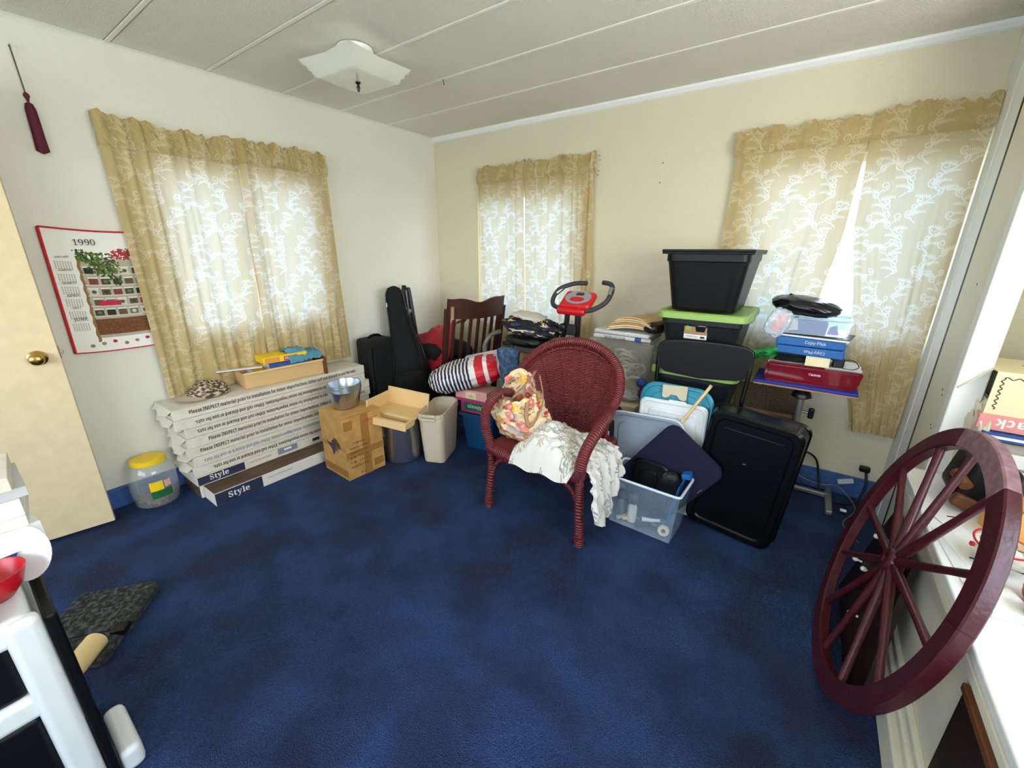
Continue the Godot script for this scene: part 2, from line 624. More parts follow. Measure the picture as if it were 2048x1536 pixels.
func vine_tex():
	# champagne cloth with a lighter embroidered scroll of stems, curls and leaf sprays
	var size = 1024
	var im = blank(size, size, rgb(226, 195, 132))
	var rng = RandomNumberGenerator.new()
	rng.seed = 11
	for k in 5000:
		var g = rng.randf_range(-4, 4)
		im.fill_rect(Rect2i(rng.randi_range(0, size - 8), rng.randi_range(0, size - 2), rng.randi_range(3, 8), 1), rgb(226 + g, 195 + g, 132 + g))
	var pale = rgb(246, 222, 168)
	for k in 20:
		var x0 = (k % 4) * 256.0 + (128.0 if (k / 4) % 2 else 0.0) + rng.randf_range(-16, 16)
		var y0 = (k / 4) * 205.0 + rng.randf_range(-14, 14)
		var turn = 1.0 if (k % 4 + k / 4) % 2 else -1.0
		var stem = []
		for s in 25:
			var t = s / 24.0
			stem.append(Vector2(x0 + sin(t * 5.6) * 60.0 * turn + t * 50.0, y0 - t * 250.0))
		stroke(im, stem, 4.4, 3.4, pale)
		# curls
		for q in [3, 8, 13, 18, 23]:
			var side = turn * (1.0 if q % 2 else -1.0)
			var curl = []
			var big = rng.randf_range(24.0, 36.0)
			for s in 26:
				var t = s / 25.0
				var an = PI * 0.5 - t * 7.6
				var rr = big * (1.0 - t * 0.78)
				curl.append(stem[q] + Vector2(side * (cos(an) * rr + 12.0 + t * 8.0), sin(an) * rr - big))
			stroke(im, curl, 4.4, 3.0, pale)
			dot(im, curl[25].x, curl[25].y, 5.0, pale)
		# leaf sprays: rows of small paired leaves along a bent rib
		for q in [5, 11, 16, 21]:
			var side = turn * (-1.0 if q % 2 else 1.0)
			var dir = Vector2(side * 0.75, -0.66)
			var rib = []
			for s in 9:
				rib.append(stem[q] + dir.rotated(side * s * 0.06) * s * 12.0)
			stroke(im, rib, 2.4, 1.4, pale)
			for s in range(1, 9):
				for w in [-1.0, 1.0]:
					var e = dir.rotated(w * 0.85 + side * s * 0.06) * (24.0 - s * 1.6)
					stroke(im, [rib[s], rib[s] + e * 0.5, rib[s] + e], 3.4, 1.2, pale)
	return ImageTexture.create_from_image(im)

func carpet_tex():
	var size = 1024
	var f = FastNoiseLite.new()
	f.frequency = 0.004
	f.seed = 61
	f.fractal_octaves = 4
	var coarse = f.get_seamless_image(size, size)
	var f2 = FastNoiseLite.new()
	f2.frequency = 0.25
	f2.seed = 62
	f2.fractal_octaves = 2
	var fine = f2.get_seamless_image(size, size)
	var im = Image.create(size, size, false, Image.FORMAT_RGBA8)
	var dark = rgb(13, 32, 70)
	var blue = rgb(26, 58, 106)
	var g0 = coarse.get_data()
	var g1 = fine.get_data()
	var out = PackedByteArray()
	out.resize(size * size * 4)
	for k in size * size:
		var t = clampf((g0[k] / 255.0 - 0.5) * 1.6 + 0.5, 0.0, 1.0)
		var g = 0.75 + 0.5 * g1[k] / 255.0
		out[k * 4] = int(255.0 * lerpf(dark.r, blue.r, t) * g)
		out[k * 4 + 1] = int(255.0 * lerpf(dark.g, blue.g, t) * g)
		out[k * 4 + 2] = int(255.0 * lerpf(dark.b, blue.b, t) * g)
		out[k * 4 + 3] = 255
	im = Image.create_from_data(size, size, false, Image.FORMAT_RGBA8, out)
	return ImageTexture.create_from_image(im)

func weave_tex():
	# over-and-under wicker relief
	var size = 256
	var im = blank(size, size, Color.BLACK)
	var cell = 32
	for y in size:
		for x in size:
			var cx = int(x / cell)
			var u = (x % cell) / float(cell)
			var w = (y % 16) / 16.0
			var row = int(y / 16)
			var over = 1.0 if (cx + row) % 2 == 0 else 0.35
			var h = sin(w * PI) * (0.5 + 0.5 * sin(u * PI) * over) * (0.55 + 0.45 * over)
			im.set_pixel(x, y, Color(h, h, h))
	return ImageTexture.create_from_image(im)

func wrap_tex():
	# cane wound round a roll
	var im = blank(64, 128, Color.BLACK)
	for y in 128:
		for x in 64:
			var h = absf(sin((y / 128.0 * 8.0 + x / 64.0) * PI))
			im.set_pixel(x, y, Color(h, h, h))
	return ImageTexture.create_from_image(im)

func grain_tex(a, b):
	var f = FastNoiseLite.new()
	f.frequency = 0.02
	f.seed = 71
	var im = Image.create(256, 256, false, Image.FORMAT_RGBA8)
	for y in 256:
		for x in 256:
			var t = clampf(f.get_noise_2d(x * 0.25, y * 5.0) * 1.2 + 0.5, 0.0, 1.0)
			im.set_pixel(x, y, a.lerp(b, t))
	return ImageTexture.create_from_image(im)

func blotch(im, rng, n, r0, r1, colors):
	for k in n:
		var x = rng.randf() * im.get_width()
		var y = rng.randf() * im.get_height()
		var c = colors[rng.randi() % colors.size()]
		var r = rng.randf_range(r0, r1)
		for p in 5:
			var an = TAU * p / 5.0 + x
			dot(im, x + cos(an) * r * 0.8, y + sin(an) * r * 0.8, r * 0.65, c)
		dot(im, x, y, r * 0.35, c.lightened(0.35))

func floral_tex():
	var im = blank(512, 512, rgb(238, 214, 172))
	var rng = RandomNumberGenerator.new()
	rng.seed = 21
	blotch(im, rng, 60, 20, 46, [rgb(228, 196, 150), rgb(206, 180, 172), rgb(246, 226, 186), rgb(196, 166, 120), rgb(240, 206, 160)])
	blotch(im, rng, 34, 14, 34, [rgb(228, 120, 108), rgb(238, 164, 140), rgb(206, 84, 78), rgb(244, 196, 92), rgb(226, 140, 122)])
	blotch(im, rng, 26, 8, 18, [rgb(160, 130, 108), rgb(236, 214, 176), rgb(184, 96, 84)])
	for k in 40:
		var a = Vector2(rng.randf() * 512, rng.randf() * 512)
		var d = Vector2.from_angle(rng.randf() * TAU) * rng.randf_range(24, 60)
		stroke(im, [a, a + d * 0.5 + d.orthogonal() * 0.2, a + d], 7.0, 1.0, [rgb(176, 170, 96), rgb(120, 110, 70), rgb(150, 122, 110), rgb(200, 190, 120)][k % 4])
	return ImageTexture.create_from_image(im)

func sprig_tex():
	var im = blank(512, 512, rgb(222, 219, 210))
	var rng = RandomNumberGenerator.new()
	rng.seed = 23
	for k in 44:
		var a = Vector2(rng.randf() * 512, rng.randf() * 512)
		var d = Vector2.from_angle(rng.randf() * TAU) * rng.randf_range(40, 80)
		var c = [rgb(168, 164, 142), rgb(150, 156, 142), rgb(186, 174, 146), rgb(156, 166, 166)][k % 4]
		stroke(im, [a, a + d * 0.5 + d.orthogonal() * 0.15, a + d], 2.0, 1.5, c)
		for leaf in 5:
			var b = a + d * (0.2 + leaf * 0.18)
			var e = d.orthogonal().normalized() * (22 if leaf % 2 else -22) + d.normalized() * 10
			stroke(im, [b, b + e * 0.5, b + e], 3.0, 5.0, c)
	return ImageTexture.create_from_image(im)

func blackfloral_tex():
	var im = blank(512, 512, rgb(18, 18, 30))
	var rng = RandomNumberGenerator.new()
	rng.seed = 29
	for k in 46:
		var a = Vector2(rng.randf() * 512, rng.randf() * 512)
		var c = [rgb(232, 214, 172), rgb(240, 232, 220), rgb(214, 186, 110), rgb(60, 56, 96)][k % 4]
		for p in 5:
			var d = Vector2.from_angle(rng.randf() * TAU) * rng.randf_range(16, 36)
			stroke(im, [a, a + d * 0.5, a + d], 8.0, 2.0, c)
	return ImageTexture.create_from_image(im)

func stripe_tex():
	# navy pinstripes, then broad red and white bands
	var im = blank(512, 64, rgb(236, 228, 222))
	for k in 12:
		im.fill_rect(Rect2i(6 + k * 24, 0, 13, 64), rgb(28, 30, 62))
	im.fill_rect(Rect2i(322, 0, 56, 64), rgb(208, 26, 44))
	im.fill_rect(Rect2i(404, 0, 62, 64), rgb(208, 26, 44))
	return ImageTexture.create_from_image(im)

func calendar_tex():
	# the print of a cloth wall calendar: month grids down the side, a kitchen dresser with plants and jars
	var w = 420
	var h = 620
	var im = blank(w, h, rgb(238, 236, 226))
	var rng = RandomNumberGenerator.new()
	rng.seed = 37
	for k in 6:
		var y = 142 + k * 62
		for r in 5:
			for c in 7:
				im.fill_rect(Rect2i(20 + c * 9, y + 14 + r * 8, 5, 5), rgb(168, 164, 152))
	im.fill_rect(Rect2i(100, 138, 300, 410), rgb(178, 168, 148))
	for s in [96, 392]:
		for y in 430:
			im.fill_rect(Rect2i(s + int(3.0 * sin(y * 0.11)), 138 + y, 12, 1), rgb(146, 108, 62))
	var pot = [rgb(40, 44, 38), rgb(92, 78, 64), rgb(74, 94, 62), rgb(140, 48, 52), rgb(112, 104, 92), rgb(58, 68, 48), rgb(206, 198, 182)]
	for k in 5:
		im.fill_rect(Rect2i(106, 214 + k * 54, 286, 7), rgb(206, 196, 174))
		for c in 6:
			var x = 114 + c * 46 + (k % 2) * 8
			var y = 182 + k * 54
			im.fill_rect(Rect2i(x, y, 34, 32), pot[(k * 3 + c * 2) % 7])
			im.fill_rect(Rect2i(x - 2, y - 5, 38, 7), rgb(228, 222, 206))
			dot(im, x + 17, y + 16, 9, pot[(k + c * 3) % 7])
	im.fill_rect(Rect2i(140, 352, 84, 26), rgb(186, 44, 66))
	im.fill_rect(Rect2i(106, 448, 286, 84), rgb(112, 68, 36))
	for k in 700:
		dot(im, 106 + rng.randf() * 284, 448 + rng.randf() * 82, rng.randf_range(1, 3), [rgb(138, 90, 50), rgb(96, 56, 28)][k % 2])
	for k in 420:
		var q = rng.randf()
		dot(im, 90 + q * 130 + rng.randf() * 40, 92 + rng.randf() * 60 + q * rng.randf() * 150, rng.randf_range(2, 6), [rgb(62, 96, 34), rgb(96, 138, 46), rgb(44, 62, 34), rgb(84, 78, 50)][k % 4])
	for k in 260:
		var an = rng.randf() * TAU
		var rr = rng.randf() * 46
		dot(im, 290 + cos(an) * rr * 1.5, 112 + sin(an) * rr * 0.6, rng.randf_range(2, 5), [rgb(196, 36, 52), rgb(160, 34, 46), rgb(120, 74, 44)][k % 3])
	for k in 240:
		dot(im, 340 + rng.randf() * 50, 140 + rng.randf() * 180, rng.randf_range(1, 4), [rgb(140, 130, 150), rgb(96, 110, 70), rgb(206, 198, 190)][k % 3])
	for k in 7:
		dot(im, 70 + k * 45, 586 - (k % 3) * 8, 9, [rgb(150, 118, 84), rgb(160, 130, 100), rgb(190, 40, 50)][k % 3])
	return ImageTexture.create_from_image(im)

# ------------------------------------------------------------------ the room
const LEFT = Basis(Vector3(0, 0, -1), Vector3(0, 1, 0), Vector3(1, 0, 0))

func wall_with_holes(T, x0, x1, y0, y1, thick, holes):
	# a wall in T's x-y plane, z from -thick to 0; holes are [x0, x1, y0, y1], ordered along x
	var m = MB.new()
	var at = x0
	for h in holes:
		wall_piece(m, T, at, h[0], y0, y1, thick)
		wall_piece(m, T, h[0], h[1], y0, h[2], thick)
		wall_piece(m, T, h[0], h[1], h[3], y1, thick)
		at = h[1]
	wall_piece(m, T, at, x1, y0, y1, thick)
	return m

func wall_piece(m, T, x0, x1, y0, y1, thick):
	m.box(T * Vector3((x0 + x1) * 0.5, (y0 + y1) * 0.5, -thick * 0.5), Vector3(x1 - x0, y1 - y0, thick), T.basis)

func window(called, T, x0, x1, y0, y1, mullion):
	var w = structure(called, null, "")
	var f = 0.045
	for b in [[x0, x0 + f, y0, y1], [x1 - f, x1, y0, y1], [x0 + f, x1 - f, y0, y0 + f], [x0 + f, x1 - f, y1 - f, y1]]:
		part(w, "frame", frame_piece(T, b, -0.08, -0.02), "white_trim")
	var cut = [x0 + f, x1 - f]
	if mullion > 0.0:
		var mid = (x0 + x1) * 0.5
		part(w, "mullion", frame_piece(T, [mid - mullion * 0.5, mid + mullion * 0.5, y0 + f, y1 - f], -0.075, -0.03), "white_trim")
		cut = [x0 + f, mid - mullion * 0.5, mid + mullion * 0.5, x1 - f]
	for k in range(0, cut.size(), 2):
		part(w, "pane", frame_piece(T, [cut[k], cut[k + 1], y0 + f, y1 - f], -0.056, -0.052), "glass")
	part(w, "sill", frame_piece(T, [x0 - 0.03, x1 + 0.03, y0 - 0.02, y0], -0.1, 0.012), "white_trim")
	return w

func frame_piece(T, b, z0, z1):
	var m = MB.new()
	m.box(T * Vector3((b[0] + b[1]) * 0.5, (b[2] + b[3]) * 0.5, (z0 + z1) * 0.5), Vector3(b[1] - b[0], b[3] - b[2], z1 - z0), T.basis)
	return m

func build_room():
	var H = 2.35
	structure("floor", MB.new().span(Vector3(-3.12, -0.1, -3.1), Vector3(1.4, 0.0, 2.3)), "carpet")
	structure("ground", MB.new().span(Vector3(-40, -0.9, -40), Vector3(40, -0.8, 40)), "pale_ground")
	# ceiling: strips of board, a batten over every joint
	var ce = structure("ceiling", MB.new().span(Vector3(-3.12, H + 0.012, -3.1), Vector3(1.4, H + 0.1, 2.3)), "ceiling")
	var z = -2.98
	var cuts = [-2.98]
	for k in 12:
		cuts.append(-2.477 + k * 0.4165)
	cuts.append(2.3)
	for k in cuts.size() - 1:
		part(ce, "ceiling_panel", MB.new().span(Vector3(-3.0, H, cuts[k] + 0.015), Vector3(1.35, H + 0.012, cuts[k + 1] - 0.015)), "ceiling")
		if k > 0:
			var b = MB.new()
			b.rbox(Vector3(-0.83, H + 0.004, cuts[k]), Vector3(4.33, 0.014, 0.02), 0.003)
			part(ce, "batten", b, "batten")
	var TL = Transform3D(LEFT, Vector3(-3.0, 0, 0))
	var TF = Transform3D(Basis(), Vector3(0, 0, -2.98))
	var TR = Transform3D(Basis(Vector3(0, 0, 1), Vector3.UP, Vector3(-1, 0, 0)), Vector3(1.3, 0, 0))
	var TB = Transform3D(Basis(Vector3(-1, 0, 0), Vector3.UP, Vector3(0, 0, -1)), Vector3(0, 0, 2.2))
	structure("wall_left", wall_with_holes(TL, -2.3, 3.08, 0, H, 0.1, [[0.84, 1.77, 0.9, 1.87]]), "wall")
	structure("wall_far", wall_with_holes(TF, -3.0, 1.4, 0, H, 0.1, [[-2.50, -1.50, 0.8, 1.86], [-0.40, 0.50, 0.93, 1.9]]), "wall_plaster_shaded")
	for q in [[-1.385, 2.04], [-1.38, 2.012], [-1.386, 1.945], [-1.391, 1.918], [-0.946, 1.835], [-0.94, 1.95]]:
		part(get_node("wall_far"), "nail_hole", MB.new().lathe(Vector3(q[0], q[1], -2.9795), [[0.0, 0.0008], [0.0035, 0.0006], [0.004, 0.0]], 8, 1, 1, Basis(Vector3.RIGHT, PI * 0.5)), "ink")
	structure("wall_right", wall_with_holes(TR, -2.98, 2.3, 0, H, 0.1, [[-1.35, 0.25, 0.95, 1.95]]), "wall")
	structure("wall_back", wall_with_holes(TB, -1.4, 3.1, 0, H, 0.1, [[-0.4, 2.4, 0.8, 2.1]]), "wall")
	window("window_1", TL, 0.84, 1.77, 0.9, 1.87, 0.1)
	window("window_2", TF, -2.50, -1.50, 0.8, 1.86, 0.05)
	window("window_3", TF, -0.40, 0.50, 0.93, 1.9, 0.06)
	window("window_4", TR, -1.35, 0.25, 0.95, 1.95, 0.05)
	window("window_5", TB, -0.4, 2.4, 0.8, 2.1, 0.06)  # unseen window, added behind the camera to let in fill light
	# trims
	var b1 = MB.new()
	b1.rbox(Vector3(-2.991, 0.06, -1.0), Vector3(0.018, 0.12, 3.96), 0.005)
	structure("baseboard_left", b1, "blue_base")
	var b2 = MB.new()
	b2.rbox(Vector3(-1.24, 0.055, -2.97), Vector3(3.48, 0.11, 0.02), 0.005)
	b2.rbox(Vector3(-1.24, 0.118, -2.974), Vector3(3.48, 0.022, 0.012), 0.005)
	structure("baseboard_far", b2, "blue_base")
	var c1 = MB.new()
	c1.prism(PackedVector2Array([Vector2(0, 0), Vector2(0.03, 0), Vector2(0.026, -0.012), Vector2(0.012, -0.028), Vector2(0, -0.034)]), 4.35, Transform3D(Basis(Vector3(0, 0, 1), Vector3.UP, Vector3(-1, 0, 0)), Vector3(1.3, H, -2.98)))
	structure("trim_1", c1, "white_trim")
	var c2 = MB.new()
	c2.prism(PackedVector2Array([Vector2(0, 0), Vector2(0.02, 0), Vector2(0.008, -0.008), Vector2(0, -0.02)]), 5.2, Transform3D(Basis(Vector3(1, 0, 0), Vector3.UP, Vector3(0, 0, 1)), Vector3(-3.0, H, -2.98)))
	structure("trim_2", c2, "wall")
	# the closet front by the far window: a white jamb board, a black strip painting the shaded sliding gap, a second board with screw holes
	var jb = structure("trim_3", null, "")
	part(jb, "jamb_board", MB.new().rbox(Vector3(0.555, H * 0.5, -2.892), Vector3(0.075, H, 0.175), 0.004), "white_board")
	part(jb, "jamb_board", MB.new().rbox(Vector3(0.558, H * 0.5, -2.72), Vector3(0.075, H, 0.165), 0.004), "white_trim")
	part(jb, "gap_shade_strip", MB.new().box(Vector3(0.5455, H * 0.5, -2.628), Vector3(0.053, H, 0.03)), "black_plastic", "black strip painting the shade in the gap")
	part(jb, "panel_board", MB.new().rbox(Vector3(0.556, H * 0.5, -2.462), Vector3(0.075, H, 0.31), 0.004), "cream_board")
	part(jb, "edge_strip", MB.new().rbox(Vector3(0.556, H * 0.5, -2.276), Vector3(0.085, H, 0.06), 0.006), "white_board")
	for p in [[1.29, -2.42], [0.86, -2.40], [0.84, -2.385], [0.70, -2.40], [0.69, -2.38]]:
		part(jb, "screw_hole", MB.new().lathe(Vector3(0.5185, p[0], p[1]), [[0.0, 0.001], [0.004, 0.001], [0.004, -0.002]], 8, 1, 1, Basis(Vector3(0, 1, 0), Vector3(-1, 0, 0), Vector3(0, 0, 1))), "ink")
	# low bench built in under the side window
	var be = structure("trim_4", null, "")
	part(be, "bench_front", MB.new().span(Vector3(0.455, 0.0, -2.24), Vector3(0.475, 0.52, 2.19)), "cream_board")
	part(be, "bench_end", MB.new().span(Vector3(0.475, 0.0, -2.235), Vector3(1.3, 0.52, -2.215)), "cream_board")
	part(be, "bench_top", MB.new().rbox(Vector3(0.872, 0.535, -0.022), Vector3(0.856, 0.03, 4.44), 0.006), "white_trim")
	part(be, "bench_top", MB.new().span(Vector3(0.605, 0.52, -2.978), Vector3(1.3, 0.55, -2.242)), "white_trim")
	part(be, "edge_moulding", MB.new().rbox(Vector3(0.452, 0.498, -0.02), Vector3(0.012, 0.03, 4.4), 0.005), "cream_board")
	part(be, "skirting", MB.new().rbox(Vector3(0.432, 0.05, -0.02), Vector3(0.05, 0.1, 4.4), 0.008), "cream_board")
	part(be, "skirting", MB.new().rbox(Vector3(0.441, 0.115, -0.02), Vector3(0.03, 0.03, 4.4), 0.008), "cream_board")
	part(be, "skirting", MB.new().rbox(Vector3(0.447, 0.145, -0.02), Vector3(0.018, 0.03, 4.4), 0.006), "cream_board")
	part(be, "recessed_panel", MB.new().span(Vector3(0.448, 0.17, -1.165), Vector3(0.457, 0.455, -0.1)), "dark_wood")
	part(be, "panel_frame", MB.new().rbox(Vector3(0.449, 0.46, -0.63), Vector3(0.014, 0.02, 1.08), 0.003), "brown_edge")
	# a hedge outside the far windows
	var hd = MB.new()
	var nz = noise(1.2, 5)
	var rows = []
	for j in 9:
		var row = PackedVector3Array()
		for i in 40:
			var an = PI * j / 8.0
			var x = -7.0 + i * 0.35
			var r = 0.9 + 0.35 * nz.get_noise_2d(x * 1.3, j * 0.7)
			row.append(Vector3(x, -0.8 + sin(an) * r * 1.5, -9.0 + cos(an) * r))
		rows.append(row)
	hd.grid(rows)
	solo("hedge", hd, "hedge", "green hedge outdoors, seen in the gap between the right window curtains", "hedge")
	# door, open against the left wall
	var fe = Vector3(-2.812, 0, -0.302)
	var hi = Vector3(-2.965, 0, 0.452)
	var along = (hi - fe).normalized()
	var DB = Basis(along, Vector3.UP, along.cross(Vector3.UP))
	var d = structure("door_1", null, "")
	var mid = (fe + hi) * 0.5
	part(d, "slab", MB.new().rbox(mid + Vector3(0, 1.035, 0) + DB.z * 0.018, Vector3(0.77, 2.03, 0.035), 0.003, DB), "door")
	# the side towards the room
	var out = -DB.z if DB.z.x < 0 else DB.z
	var face = mid + out * 0.036 if DB.z.x > 0 else mid
	var kp = fe + along * 0.07 + Vector3(0, 0.925, 0) + out * (0.036 if DB.z.x > 0 else 0.0)
	var KB = Basis(along, out, along.cross(out))
	var knob = part(d, "knob", MB.new().lathe(kp, [[0.0, 0.0], [0.034, 0.0], [0.033, 0.006], [0.014, 0.01], [0.013, 0.024], [0.024, 0.034], [0.027, 0.046], [0.022, 0.056], [0.009, 0.06], [0.0, 0.06]], 24, 1, 1, KB), "brass", "polished brass knob")
	part(d, "latch_plate", MB.new().rbox(fe + Vector3(0, 0.94, 0) + DB.z * 0.018 - along * 0.001, Vector3(0.004, 0.06, 0.022), 0.001, DB), "brass")
	part(d, "latch_bolt", MB.new().rbox(fe + Vector3(0, 0.94, 0) + DB.z * 0.018 - along * 0.008, Vector3(0.014, 0.016, 0.012), 0.003, DB), "steel")
	for y in [0.25, 1.0, 1.8]:
		part(d, "hinge", MB.new().lathe(hi + Vector3(0, y, 0) + along * 0.006, [[0.0, 0.0], [0.007, 0.0], [0.007, 0.09], [0.0, 0.09]], 10), "brass")
	ceiling_lamp()
	build_curtains()

func ceiling_lamp():
	var c = Vector3(-2.05, 2.35, -1.53)
	var t = thing("ceiling_lamp", "square frosted glass ceiling lamp with upturned corners and a dark finial", "ceiling light", "", c)
	part(t, "canopy", MB.new().lathe(Vector3.ZERO, [[0.0, 0.0], [0.085, 0.0], [0.085, -0.012], [0.07, -0.03], [0.03, -0.04], [0.0, -0.04]], 28), "white_trim")
	part(t, "stem", MB.new().tube([Vector3(0, -0.03, 0), Vector3(0, -0.19, 0)], 0.004, 8), "dull_metal")
	# the shade: a square of bent glass, flat in the middle, its sides turned up and its corners drawn out
	var B = Basis(Vector3.UP, deg_to_rad(3.0))
	var rows = []
	var N = 24
	for j in N + 1:
		var row = PackedVector3Array()
		for i in N + 1:
			var u = 2.0 * i / N - 1.0
			var w = 2.0 * j / N - 1.0
			var e = maxf(absf(u), absf(w))
			var k = absf(u * w)
			var up = 0.07 * pow(clampf((e - 0.74) / 0.26, 0, 1), 0.9)
			var sq = 0.195 * (1.0 - 0.12 * (1.0 - k) * pow(e, 3.0))
			row.append(B * Vector3(u * sq, -0.145 + up, w * sq))
		rows.append(row)
	var m = MB.new()
	m.grid(rows)
	part(t, "shade", m, "shade_glass")
	var f = part(t, "finial", MB.new().lathe(Vector3(0, -0.145, 0), [[0.0, 0.0], [0.014, -0.002], [0.012, -0.006], [0.005, -0.012], [0.008, -0.02], [0.01, -0.026], [0.005, -0.032], [0.007, -0.038], [0.0, -0.046]], 14), "black_gloss", "dark turned finial under the shade")
	var hk = thing("ceiling_hook", "small dark metal hook screwed into the ceiling batten", "hook", "", Vector3(-1.965, 2.35, -2.055))
	part(hk, "shank", MB.new().tube([Vector3(0, 0, 0), Vector3(0, -0.018, 0), Vector3(0.006, -0.026, 0), Vector3(0.0, -0.034, 0)], 0.002, 6), "bike_black")

# ------------------------------------------------------------------ curtains
func curtain(label, group, T, top_l, top_r, edges, head, bottom, pleats, sd, bulge = 0.0):
	# T: x along the wall, z into the room. edges: [t, left, right] stops from the header down to the hem
	var o = thing("curtain", label, "curtain", group)
	var nz = noise(2.2, sd)
	var n2 = noise(9.0, sd + 50)
	var W = top_r - top_l
	var NU = int(W * 150.0)
	var y_h = head[0] - head[1]
	var wave = func(s, t):
		return (0.003 + 0.005 * t) * (sin(TAU * pleats * 0.8 * s + 4.0 * nz.get_noise_2d(s * 2.0, t * 0.35 + sd)) + 0.8 * sin(TAU * pleats * 0.37 * s + sd)) + 0.004 * pow(absf(sin(PI * pleats * 1.3 * s + t * 0.7 + 2.0 * nz.get_noise_2d(s, sd))), 12.0) + bulge * t * sin(PI * s)
	var rows = []
	var NV = 46
	for j in NV + 1:
		var t = j / float(NV)
		var el = top_l
		var er = top_r
		for k in edges.size() - 1:
			if t >= edges[k][0] and t <= edges[k + 1][0]:
				var q = (t - edges[k][0]) / (edges[k + 1][0] - edges[k][0])
				q = q * q * (3.0 - 2.0 * q) * 0.5 + q * 0.5
				el = lerpf(edges[k][1], edges[k + 1][1], q)
				er = lerpf(edges[k][2], edges[k + 1][2], q)
		var row = PackedVector3Array()
		for i in NU + 1:
			var s = i / float(NU)
			var y = lerpf(y_h, bottom + 0.012 * n2.get_noise_2d(s, 3.0), t)
			row.append(T * Vector3(lerpf(el, er, s), y, 0.055 + wave.call(s, t)))
		rows.append(row)
	part(o, "panel", MB.new().grid(rows, false, false, W * 1.06 / 0.66, (y_h - bottom) / 0.66), "curtain")
	# header: rod pocket and ruffle, doubled cloth
	var hr = []
	var NH = 14
	for j in NH + 1:
		var t = j / float(NH)
		var row = PackedVector3Array()
		for i in NU + 1:
			var s = i / float(NU)
			var lift = 0.016 * n2.get_noise_2d(s * W * 2.0, 9.0) + 0.014 * nz.get_noise_2d(s * W * 3.0, 20.0)
			var y = lerpf(head[0] + lift * 1.6, y_h - 0.004, t)
			var puff = 0.014 * sin(PI * clampf((t - 0.25) / 0.75, 0, 1))
			var crush = 0.006 * n2.get_noise_2d(s * W * 6.0, t * 2.0)
			row.append(T * Vector3(lerpf(top_l - 0.004, top_r + 0.004, s), y, 0.062 + wave.call(s, 0.0) * 1.1 + puff + crush))
		hr.append(row)
	var hm = MB.new().grid(hr, false, false, W / 0.66, 0.18)
	# the pocket's second layer, against the wall
	var hb = []
	for row in hr:
		var r2 = PackedVector3Array()
		for p in row:
			r2.append(p - T.basis.z * 0.022)
		hb.append(r2)
	hm.grid(hb, false, false, W / 0.66, 0.18)
	hm.grid([hr[0], hb[0]], false, false, W / 0.66, 0.02)
	part(o, "header", hm, "curtain", "gathered header band of doubled cloth")
	return o

func curtain_rod(T, x0, x1, y, label):
	var o = thing("curtain_rod", label, "curtain rod")
	part(o, "rod", MB.new().tube([T * Vector3(x0 + 0.012, y, 0.045), T * Vector3(x1 - 0.012, y, 0.045)], 0.006, 8), "white_trim")
	for x in [x0 + 0.014, x1 - 0.014]:
		part(o, "bracket", MB.new().box(T * Vector3(x, y, 0.022), Vector3(0.008, 0.02, 0.044), T.basis), "white_trim")

func build_curtains():
	var TL = Transform3D(LEFT, Vector3(-3.0, 0, 0))
	var TF = Transform3D(Basis(), Vector3(0, 0, -2.98))
	var g = "champagne curtains with pale scrolling vines"
	curtain("champagne vine curtain beside the hanging calendar, left of its pair", g, TL, 0.675, 1.285, [[0.0, 0.675, 1.288], [1.0, 0.685, 1.262]], [2.015, 0.13], 0.58, 6.0, 1)
	curtain("champagne vine curtain nearest the black instrument case, right of its pair", g, TL, 1.288, 1.862, [[0.0, 1.292, 1.862], [0.45, 1.272, 1.872], [1.0, 1.268, 1.896]], [2.03, 0.13], 0.585, 6.0, 2)
	curtain_rod(TL, 0.675, 1.862, 1.94, "white rod inside the headers of the curtains beside the calendar")
	curtain("narrow vine curtain nearest the room corner, behind the wooden chair", g, TF, -2.445, -1.985, [[0.0, -2.445, -1.982], [1.0, -2.40, -1.95]], [2.05, 0.118], 0.45, 6.0, 3)
	curtain("vine curtain behind the exercise bike handlebar", g, TF, -1.98, -1.395, [[0.0, -1.976, -1.395], [1.0, -1.945, -1.33]], [2.055, 0.12], 0.45, 7.0, 4)
	curtain_rod(TF, -2.44, -1.40, 1.98, "white rod inside the headers of the curtains behind the exercise bike")
	curtain("vine curtain hanging behind the stack of dark totes", g, TF, -0.508, 0.085, [[0.0, -0.50, 0.085], [0.3, -0.51, 0.075], [0.62, -0.54, 0.028], [1.0, -0.56, -0.06]], [2.05, 0.115], 0.62, 5.0, 5)
	curtain("vine curtain beside the white closet jamb, drawn aside over the printer", g, TF, 0.09, 0.51, [[0.0, 0.092, 0.512], [0.25, 0.11, 0.512], [0.58, 0.195, 0.512], [0.75, 0.225, 0.512], [1.0, 0.31, 0.51]], [2.065, 0.125], 0.43, 4.0, 6)
	curtain_rod(TF, -0.50, 0.505, 1.99, "white rod inside the headers of the curtains above the printer")

# ------------------------------------------------------------------ left side of the room
func build_left():
	tassel()
	wall_calendar()
	snack_jar()
	flooring_cartons()
	drawer_and_books()
	carton_and_pails()
	white_cart()
	dustpan()

